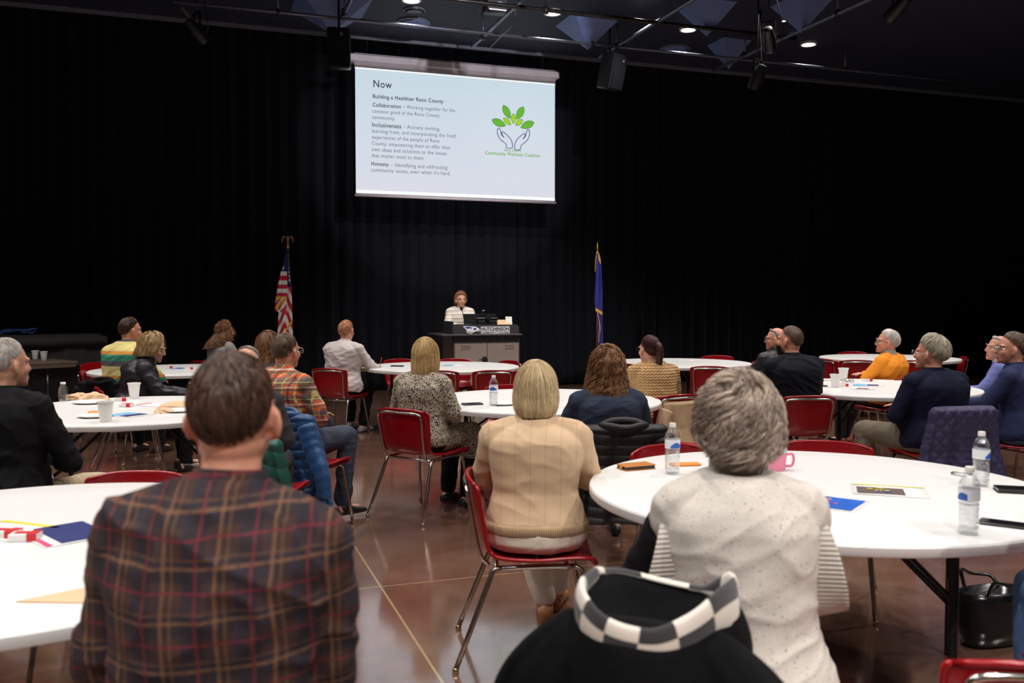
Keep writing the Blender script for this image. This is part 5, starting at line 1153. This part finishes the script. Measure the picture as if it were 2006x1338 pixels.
# ---------------------------------------------------------------- coats hung on chair backs
def coat(chair_o, label, mat, style, z_top=.80, z_end=.22, w0=.235, w1=.30, seed=1, collar=True, sleeves=True, shift=0.0, skew=0.0, bulk=1.0, cat='coat', rt=.07, rn=.10):
    t = thing('draped_coat', label, cat, tuple(chair_o.location), chair_o.rotation_euler[2])
    n, m = 150, 90; wv = wavy(seed, 6, 10, 40); P = np.zeros((m, n, 3)); r_ = random.Random(seed); ph = r_.uniform(0, 6)
    for i in range(m):
        k = i/(m-1); z = z_end+(z_top-z_end)*k; lo = max(0, (.50-z)/.3); wx = w1+(w0-w1)*min(1, k*1.15)**.8; cy = -.268-.03*(.76-z)*-1*0-lo*.075+(z-.76)*-.10; dy = (.062-.012*lo)*bulk; 
        if k > 1-rt: q = (k-1+rt)/rt; dy *= max(.12, math.sqrt(max(0, 1-q*q))); wx *= 1-rn*q*q
        for j in range(n):
            a = 2*PI*j/n; ca, sa = math.cos(a), math.sin(a); x_ = wx*math.copysign(abs(ca)**.75, ca); y_ = dy*math.copysign(abs(sa)**.55, sa)
            fold = (1-k)**.8*(.020*math.sin(a*9+ph)+.012*math.sin(a*17+ph*2)); zz = z
            nx, ny = ca*.4, sa
            if style == 'puffer': d = .013*abs(math.sin(PI*(z+.006*math.sin(a*3))/.058))**.6*(1 if abs(math.sin(a*2+.3)) > .06 else .2)
            elif style == 'diamond':
                u_ = x_; A = math.sin((u_+z*.9)*PI/.078); B = math.sin((u_-z*.9)*PI/.078); d = .013*min(abs(A), abs(B))**.5
            elif style == 'wide': d = .016*abs(math.sin(PI*(z+x_*.35)/.085))**.6
            else: d = 0
            P[i, j] = (x_+shift+skew*(z-z_top)+nx*(d+fold*.5), cy+y_+ny*(d+fold), zz)
    P += (wv(P.reshape(-1, 3)).reshape(m, n)[..., None])*.006*np.array([1, 1, .3])
    g = G().grid(P, wrap=True); g.add(P[-1], [tuple(range(n))]); g.add(P[0], [tuple(range(n-1, -1, -1))]); g.build('coat_body', mat, t)
    if collar:
        cc = [(-.13+shift, -.285, z_top-.012), (-.09+shift, -.33, z_top-.005), (shift, -.348, z_top-.018), (.09+shift, -.33, z_top-.005), (.13+shift, -.285, z_top-.012), (.06+shift, -.25, z_top+.012), (-.06+shift, -.25, z_top+.012)]
        G().tube(bez(cc+[cc[0]], 5)[:-1], .019*bulk, 10, closed=True, flat=1.3).build('collar', mat, t)
    if sleeves:
        for s in (-1, 1):
            pts = bez([(s*(w0-.03)+shift, -.30, z_top-.07), (s*(w0+.025)+shift, -.315, z_top-.20), (s*(w1+.01)+shift+skew*-.3, -.335, z_top-.36), (s*(w1+.0)+shift+skew*-.45, -.34, max(z_end+.06, z_top-.50))], 9); L_ = len(pts)
            rr_ = np.linspace(.058, .042, L_)*bulk
            if style in ('puffer', 'wide'): rr_ = rr_+.007*np.abs(np.sin(np.arange(L_)*PI/3.4))
            G().tube(pts, rr_, 18, flat=.8).build('sleeve', mat, t)
    return t
# ---------------------------------------------------------------- the audience, front to back
# foreground man in dark plaid
r, p1, _ = person('person with short dark hair in dark brown and red plaid, left front', 458, 1.74, 690, yaw=4, twist=0, lean=6, head=(-3, 2, 0), slean=3.5, kx=1.0, ky=1.08, belly=.02, armR=((.20, .06, .25), (.03, .28, .22)), armL=((.215, .05, .25), (-.02, .26, .24)),
    skin='skin_red', hair=('short', 'hair_brown'), hov=dict(N=3200, th=.006, ln=.028), detail=1.0, top='plaid_dark', pants='dark_jeans', voxel=.006, collar=('plaid_dark', .030, .066), wr=.013, seed=3)
c = seat_chair(p1, 4, 'red chair under the man in dark plaid, hidden behind him')
coat(c, 'dark coat hung on the chair of the man in dark plaid', 'black_coat', 'plain', .74, .2, .24, .31, 5, collar=True)
# heather vest woman and her coat
r, p2, _ = person('person with curly grey-brown hair in a light heather knit vest at the front right', 1447, 2.33, 731, yaw=-12, twist=8, lean=5, head=(4, 4, 0), kx=.86, ky=1.1, belly=.02, armR='table', armL='rest', hair=('curly', 'hair_greycurl'), detail=1.15, top='heather', pants='black_pants', voxel=.0065,
    collar=('heather', .078, .068), wr=.007, seed=5, vest='black_shirt', topname='vest')
c = chair(.40, 2.02, -26, 'red chair hidden under the black coat with checked hood', 'red stacking chairs people sit on')
cc = coat(c, 'black coat with black and white checked hood lining hung on a chair at the front', 'wool_black', 'plain', .85, .15, .31, .44, 7, rt=.28, rn=.48, shift=-.02, collar=False, sleeves=False, bulk=1.5)
# the turned-over hood with its checked band
M['check'] = None
t_ = NT('check_cloth'); uvm = t_.n('Attribute', attribute_name='band').outputs[1]; s_ = t_.n('SeparateXYZ', {0: uvm})
ch = t_.math('ABSOLUTE', t_.math('SUBTRACT', t_.math('MODULO', t_.math('FLOOR', s_.outputs[0]), 2.0), t_.math('MODULO', t_.math('FLOOR', s_.outputs[1]), 2.0)))
nz = t_.n('TexNoise', {'Vector': t_.n('TexCoord').outputs['Object'], 'Scale': 300.0}).outputs[0]
M['check'] = t_.done(t_.mix(ch, srgb(226, 216, 204), srgb(46, 44, 46)), .95, bump=nz, bstr=.5, bdist=.003, **{'Sheen Weight': .3})
cw = np.array(cc.location); ca_ = cc.rotation_euler[2]; Rc = R3('Z', -ca_)
def cl(px, py, Y): return Rc@(at_Y(px, py, Y)-cw)
loop = [(1166, 1124, 1.86), (1142, 1165, 1.79), (1152, 1205, 1.73), (1180, 1240, 1.69), (1225, 1262, 1.66), (1290, 1268, 1.66), (1350, 1240, 1.69), (1400, 1200, 1.73), (1436, 1178, 1.80), (1425, 1160, 1.88), (1370, 1152, 1.92), (1290, 1136, 1.93), (1215, 1120, 1.91)]
L3 = bez([cl(*q) for q in loop+[loop[0]]], 10)[:-1]; n = len(L3); T = np.roll(L3, -1, 0)-np.roll(L3, 1, 0); T /= np.linalg.norm(T, axis=1)[:, None]
cen = L3.mean(0); rows = []; bandv = []; ks = np.arange(n)/n
wid = np.interp(ks, [0, .08, .2, .35, .5, .6, .68, .76, .95, 1], [.014, .040, .038, .036, .042, .052, .046, .007, .006, .014])
mm = 14
for k in range(mm):
    a = 2*PI*k/mm; row = []
    for i in range(n):
        out = nrm((L3[i]-cen)*np.array([1, 1, .6])); up = np.array([0, 0, 1.0]); out = nrm(out-T[i]*(out@T[i])); up = nrm(np.cross(T[i], out)); 
        row.append(L3[i]+out*math.cos(a)*.010+up*math.sin(a)*wid[i]+out*.006*math.sin(i*.11))
        bandv.append((ks[i]*11+.3, (k/mm)*2.0, 0))
    rows.append(row)
g = G(); base = np.array(rows); F_ = []
for k in range(mm):
    for i in range(n): F_.append((k*n+i, k*n+(i+1) % n, ((k+1) % mm)*n+(i+1) % n, ((k+1) % mm)*n+i))
g.add(base.reshape(-1, 3), F_); o = g.build('checked_hood_band', 'check', cc); at = o.data.attributes.new('band', 'FLOAT_VECTOR', 'POINT'); at.data.foreach_set('vector', np.array(bandv).ravel())
# hood pouch hanging from the band
rows = []
for k in range(12):
    q = k/11; row = []
    for i in range(n):
        out = nrm((L3[i]-cen)*np.array([1, 1, 0])); row.append(L3[i]*(1-.0*q)+np.array([0, 0, -1])*(.30*q**1.1)*(1 if L3[i][1] < cen[1]+.02 else .8)+out*.045*math.sin(q*PI*.9)-out*.02*q+np.array([0, .05*q, 0]))
    rows.append(row)
G().grid(np.array(rows), wrap=True).build('hood', 'wool_black', cc, solid=.006)
rows = [[L3[i]*(1-q)+(cen+np.array([0, .02, -.16]))*q for i in range(n)] for q in np.linspace(.02, .97, 8)]
G().grid(np.array(rows), wrap=True).build('hood_inside', 'wool_black', cc, solid=.004)
# beige sweater woman on the sideways chair
r, p3, _ = person('person with a pale blond bob in a beige knit sweater in the centre', 1050, 3.92, 706, yaw=-6, twist=4, lean=3, head=(2, 2, 0), kx=1.02, hipk=1.07, ky=1.25, belly=.05, armR=((.235, .12, .24), (.05, .34, .27)), armL=((.225, .12, .24), (.02, .34, .27)), hair=('bob', 'hair_pale'), detail=1.0, top='beige_knit', pants='cream_pants', shoes='tan_leather',
    voxel=.0065, collar=('rib_beige', .018, .064), hem='rib_beige', zlo=-.015, wr=.006, seed=8, legR=((.10, .40, -.02), (.06, .52, -.44)), legL=((.12, .42, -.02), (-.02, .36, -.44)), topname='sweater')
chair(p3[0]+.0, p3[1]-.02, -88, 'red chair turned sideways under the woman in the beige sweater', 'red stacking chairs people sit on')
# the man in black at the left edge
r, p10, _ = person('person with short white-grey hair in a black long-sleeved shirt at the left edge', 14, 4.35, 664, yaw=-12, twist=4, lean=5, head=(-18, 2, 0), kx=1.22, ky=1.2, belly=.03, armR=((.27, .10, .22), (.05, .33, .22)), armL='rest', legR=((.22, .45, .0), (.20, .38, -.44)), skin='skin', hair=('short', 'hair_white'), detail=.8, top='black_shirt', pants='khaki', collar=('black_shirt', .02, .064), seed=10, wr=.01)
c = seat_chair(p10, -12, 'red chair under the man in the black shirt at the left edge')
coat(c, 'black coat on the chair of the man in the black shirt at the left edge', 'black_coat', 'plain', .78, .2, .24, .32, 11)
# plaid orange man with blue puffer
r, p7, _ = person('person with grey hair and glasses in an orange and green plaid shirt left of centre', 561, 6.05, 653, yaw=-38, twist=10, lean=7, head=(12, 3, 0), kx=1.1, ky=1.1, belly=.03, armR=((.25, .1, .25), (-.02, .25, .24)), armL='rest', legR=((.17, .46, .04), (.16, .42, -.42)), legL=((.08, .46, .10), (.30, .52, -.30)), skin='skin_red', hair=('short', 'hair_mid'), glasses='steel', detail=.7,
    top='plaid_orange', pants='dark_jeans', collar=('plaid_orange', .028, .064), seed=12, wr=.01)
c = chair(p7[0]+.17, p7[1]-.02, -24, 'red chair hidden under the blue puffer jacket', 'red stacking chairs people sit on')
coat(c, 'blue puffer jacket hung on the chair of the man in the orange plaid shirt', 'puffer_blue', 'puffer', .80, .20, .235, .29, 13, cat='jacket', shift=.05, skew=-.16)
# bald man and green puffer
r, p9, _ = person('person with a balding head almost hidden behind the dark plaid shirt', 484, 5.15, 678, yaw=2, lean=8, head=(-5, 5, 0), kx=.86, hair=('fringe', 'hair_grey'), skin='skin', detail=.5, top='charcoal', pants='charcoal', seed=14, armR='lap', armL='lap')
c = chair(p9[0]+.07, p9[1], -8, 'red chair under the green puffer jacket', 'red stacking chairs people sit on')
coat(c, 'green puffer jacket hung on a chair between the dark plaid shirt and the blue jacket', 'puffer_green', 'wide', .77, .24, .19, .20, 15, cat='jacket', shift=.06, skew=-.14, sleeves=False)
person('person with long chestnut hair behind the man in the orange plaid shirt', 526, 7.7, 650, yaw=-10, lean=5, kx=.88, hair=('longwave', 'hair_chestnut'), detail=.5, top='charcoal', seed=16)
seat_chair((-2.05, 7.7), -10, 'red chair of the long-haired woman behind the orange plaid shirt')
# blond woman, leopard dress
r, p4, _ = person('person with a blond bob in a leopard print dress left of centre', 834, 6.44, 661, yaw=-35, twist=12, lean=3, head=(22, 2, 0), kx=.93, ky=.98, armR='lap', armL='lap', hair=('longbob', 'hair_blond'), detail=.9, top='leopard', pants='black_pants', seed=18, skirt=True, collar=('leopard', .02, .060), legR=((.12, .42, 0), (.13, .34, -.44)), legL=((.08, .44, 0), (.08, .38, -.44)), topname='dress')
seat_chair(p4, -33, 'red chair with its back to us under the woman in the leopard dress', .03)
# navy sweater woman with long curls, black puffer
r, p14, _ = person('person with very long curly auburn hair in a slate sweater right of centre', 1189, 5.45, 684, yaw=4, lean=5, head=(-2, 4, 0), kx=.98, ky=1.0, armR='table', armL='table', hair=('longcurl', 'hair_auburn'), detail=1.0, top='slate', seed=20, collar=('slate', .015, .062))
c = seat_chair(p14, 4, 'red chair hidden under the black puffer coat')
coat(c, 'black quilted puffer coat on the chair of the woman with long curls', 'puffer_black', 'puffer', .80, .25, .25, .30, 21, shift=.03)
# ponytail woman, tan knit, trench coat
r, p15, J15 = person('person with a dark red ponytail and glasses in a chunky tan knit, chin on hand', 1272, 7.55, 657, yaw=10, twist=6, lean=16, head=(16, 4, 0), kx=.98, ky=1.0, armR='rest', armL=((.16, .26, .24), (.07, .20, .46)), hair=('pony', 'hair_darkred'), glasses='frame_black', detail=.9, top='tan_knit', pants='trench', seed=22, collar=('tan_knit', .018, .062), topname='sweater')
c = seat_chair(p15, 28, 'red chair under the woman in the tan knit sweater')
coat(c, 'beige trench coat sliding off the chair of the woman in the tan knit', 'trench', 'plain', .72, .26, .23, .27, 23, shift=.04, skew=-.12, collar=False)
c = [o for o in C.objects if o.get('label', '').startswith('red chair beside the middle table')][0]
coat(c, 'grey knit coat hung on the chair behind the curly grey head', 'grey_coat', 'plain', .79, .28, .235, .27, 24, sleeves=False)
# white shirt man
r, p6, _ = person('person with red hair in a white shirt writing at the table left of the lectern', 679, 10.45, 628, yaw=-20, twist=-6, lean=8, head=(4, 2, 0), kx=1.16, ky=1.2, belly=.04, armR='write', armL='rest', legR=((.14, .38, -.02), (.16, .20, -.44)), skin='skin_red', hair=('short', 'hair_red'), hov=dict(th=.011, noise=.004), detail=.6, top='white_shirt', pants='black_pants', shoes='grey_shoe', seed=26, collar=('white_shirt', .03, .064), wr=.012)
seat_chair(p6, -20, 'red chair with its back to us under the man in the white shirt')
# left back trio
r, p11, _ = person('person in a striped yellow, orange and green sweater seen from behind at the far left', 256, 8.75, 622, yaw=-12, twist=-4, lean=8, head=(-30, 0, 0), kx=1.14, ky=1.1, armR='table', armL='table', skin='skin_red', hair=('short', 'hair_brown'), detail=.6, top='stripe_shirt', pants='black_pants', seed=28, collar=('stripe_shirt', .03, .064), wr=.01)
c = seat_chair(p11, -12, 'red chair hidden under the dark jacket behind the striped sweater')
coat(c, 'dark jacket on the chair of the man in the striped sweater', 'black_coat', 'plain', .77, .35, .24, .27, 29)
r, p12, _ = person('person with a wavy blond bob in a black jacket looking down at the left', 300, 7.95, 649, yaw=-62, twist=0, lean=12, head=(-14, -16, 0), kx=1.05, ky=1.12, armR='fwd', armL='fwd', hair=('wavybob', 'hair_dirty'), hov=dict(face=50), detail=.8, top='black_jacket', pants='black_pants', seed=30, collar=('black_jacket', .035, .072), face=True, wr=.012, topname='jacket')
seat_chair(p12, -62, 'red chair under the woman in the black jacket')
r, p13, _ = person('person with long curly brown hair in a pale grey top at the far left table', 442, 11.75, 629, yaw=-25, twist=-10, lean=8, head=(-30, 0, 0), kx=.92, armR='table', armL='table', hair=('longcurl', 'hair_chestnut'), hov=dict(zs=-.16, zb=-.20, bulge=.04), detail=.55, top='grey_top', seed=32)
seat_chair(p13, -25, 'red chair of the curly-haired woman in the pale grey top')
# right group
r, p16, _ = person('person with short brown hair and a beard in a dark polo at the right', 1547, 7.4, 638, yaw=10, twist=6, lean=4, head=(34, 4, 0), kx=1.22, ky=1.18, belly=.03, armR='crossed', armL='crossed', skin='skin_red', hair=('buzz', 'hair_mid'), beard='beard_dark', detail=.7, top='navy_polo', pants='black_pants', seed=34, collar=('navy_polo', .022, .068), wr=.009)
seat_chair(p16, 4, 'red chair with its back to us under the bearded man in the dark polo')
r, p17, _ = person('person with glasses and thin grey hair in a dark jacket left of the bearded man', 1520, 9.2, 641, yaw=20, lean=6, head=(46, 2, 0), kx=1.12, ky=1.1, armR='rest', armL='rest', hair=('fringe', 'hair_grey'), hov=dict(fr=50), glasses='frame_black', detail=.6, top='black_jacket', seed=36, collar=('black_jacket', .04, .072), skin='skin_red', face=True, topname='jacket')
seat_chair(p17, 20, 'red chair of the man in the dark striped jacket')
r, p18, _ = person('person with white hair and glasses in an orange sweater behind the right table', 1738, 9.1, 647, yaw=35, twist=6, lean=-4, head=(38, 6, 0), kx=1.08, ky=1.1, armR='crossed', armL='crossed', hair=('short', 'hair_white'), hov=dict(th=.012), glasses='frame_black', detail=.6, top='orange_sweat', pants='charcoal', shoes='brown_shoe', seed=38, collar=('grey_top', .04, .066), face=True, skin='skin_red', legR=((.12, .42, 0), (.05, .50, -.44)), legL=((.12, .43, 0), (.04, .50, -.44)), topname='sweater')
seat_chair(p18, 30, 'red chair of the man in the orange sweater, seen under the table')
r, p19, _ = person('person with full silver hair in a navy sweater, arms crossed, at the right', 1823, 6.35, 656, yaw=18, twist=2, lean=3, head=(26, 4, 0), kx=1.2, ky=1.2, belly=.03, armR='crossed', armL=((.27, .06, .22), (.06, .22, .16)), hair=('full', 'hair_silver'), glasses='steel', detail=.9, top='navy_sweat', pants='olive', seed=40, collar=('navy_sweat', .022, .068), skin='skin_red', legL=((.24, .44, .02), (.26, .34, -.44)), topname='sweater')
c = seat_chair(p19, 10, 'red chair under the quilted navy coat')
coat(c, 'dark navy diamond-quilted coat on the chair of the silver-haired man', 'quilt_navy', 'diamond', .80, .18, .235, .36, 41, sleeves=False, collar=False)
r, p20, _ = person('person with dark grey hair and glasses in a dark blue sweater at the right edge', 1982, 6.75, 652, yaw=38, twist=4, lean=8, head=(34, 4, 0), kx=1.15, ky=1.15, armR='rest', armL='fwd', hair=('short', 'hair_mid'), hov=dict(th=.012, noise=.004), glasses='steel', detail=.7, top='navy_blue', pants='jeans', seed=42, collar=('navy_blue', .02, .066), skin='skin_red', face=True, topname='sweater')
c = seat_chair(p20, 30, 'red chair of the man in the dark blue sweater at the right edge')
coat(c, 'black coat hanging on the chair at the right edge', 'black_coat', 'plain', .80, .2, .24, .33, 43)
r, p21, _ = person('person with thin white hair in a light blue shirt near the right edge', 1957, 8.15, 660, yaw=50, lean=8, head=(30, 8, 0), kx=1.0, ky=1.05, armR='rest', armL='table', hair=('fringe', 'hair_white'), hov=dict(fr=45), detail=.5, top='blue_shirt', seed=44, collar=('white_shirt', .03, .066), skin='skin_red', face=True)
seat_chair(p21, 50, 'red chair of the man in the light blue shirt')
r, p22, _ = person('person in pale blue jeans at the lower right edge, only a knee in view', 2230, 2.5, 640, yaw=-2, lean=4, kx=1.0, armR='lap', armL='lap', top='charcoal', pants='light_jeans', seed=46, hair=('longbob', 'hair_brown'), detail=.3, legL=((.05, .46, .03), (.10, .36, -.44)))
seat_chair(p22, -2, 'red chair of the person in pale blue jeans beyond the right edge')
# the speaker standing at the lectern
q = at_v(903, 600, LV+.95)
person('person speaking at the lectern in a cream knit top with light brown hair', 903, float(q[1]), 570, yaw=196, twist=-6, lean=4, head=(2, -2, 0), kx=.93, ky=.95, armR=((.22, .10, .28), (.12, .30, .30)), armL=((.24, .12, .26), (.10, .32, .28)), hair=('wavybob', 'hair_auburn'), hov=dict(th=.012, zs=-.085, zb=-.10, fr=68, bulge=.004, face=78), detail=.7, top='cream_top', pants='charcoal', stand=True, voxel=.006, face=True, seed=50, topname='sweater')
# pen in the writing hand
pen = G().tube([(0, 0, 0), (.02, .01, .12)], .0032, 8).build('pen', 'red_card'); q = at_Y(744, 703, 10.05); place(pen, (float(q[0]), float(q[1]), TZ+.03)); tag(pen, 'thin pen held upright in the hand of the man in the white shirt', 'pen')
bpy.data.scenes.remove(TMP)
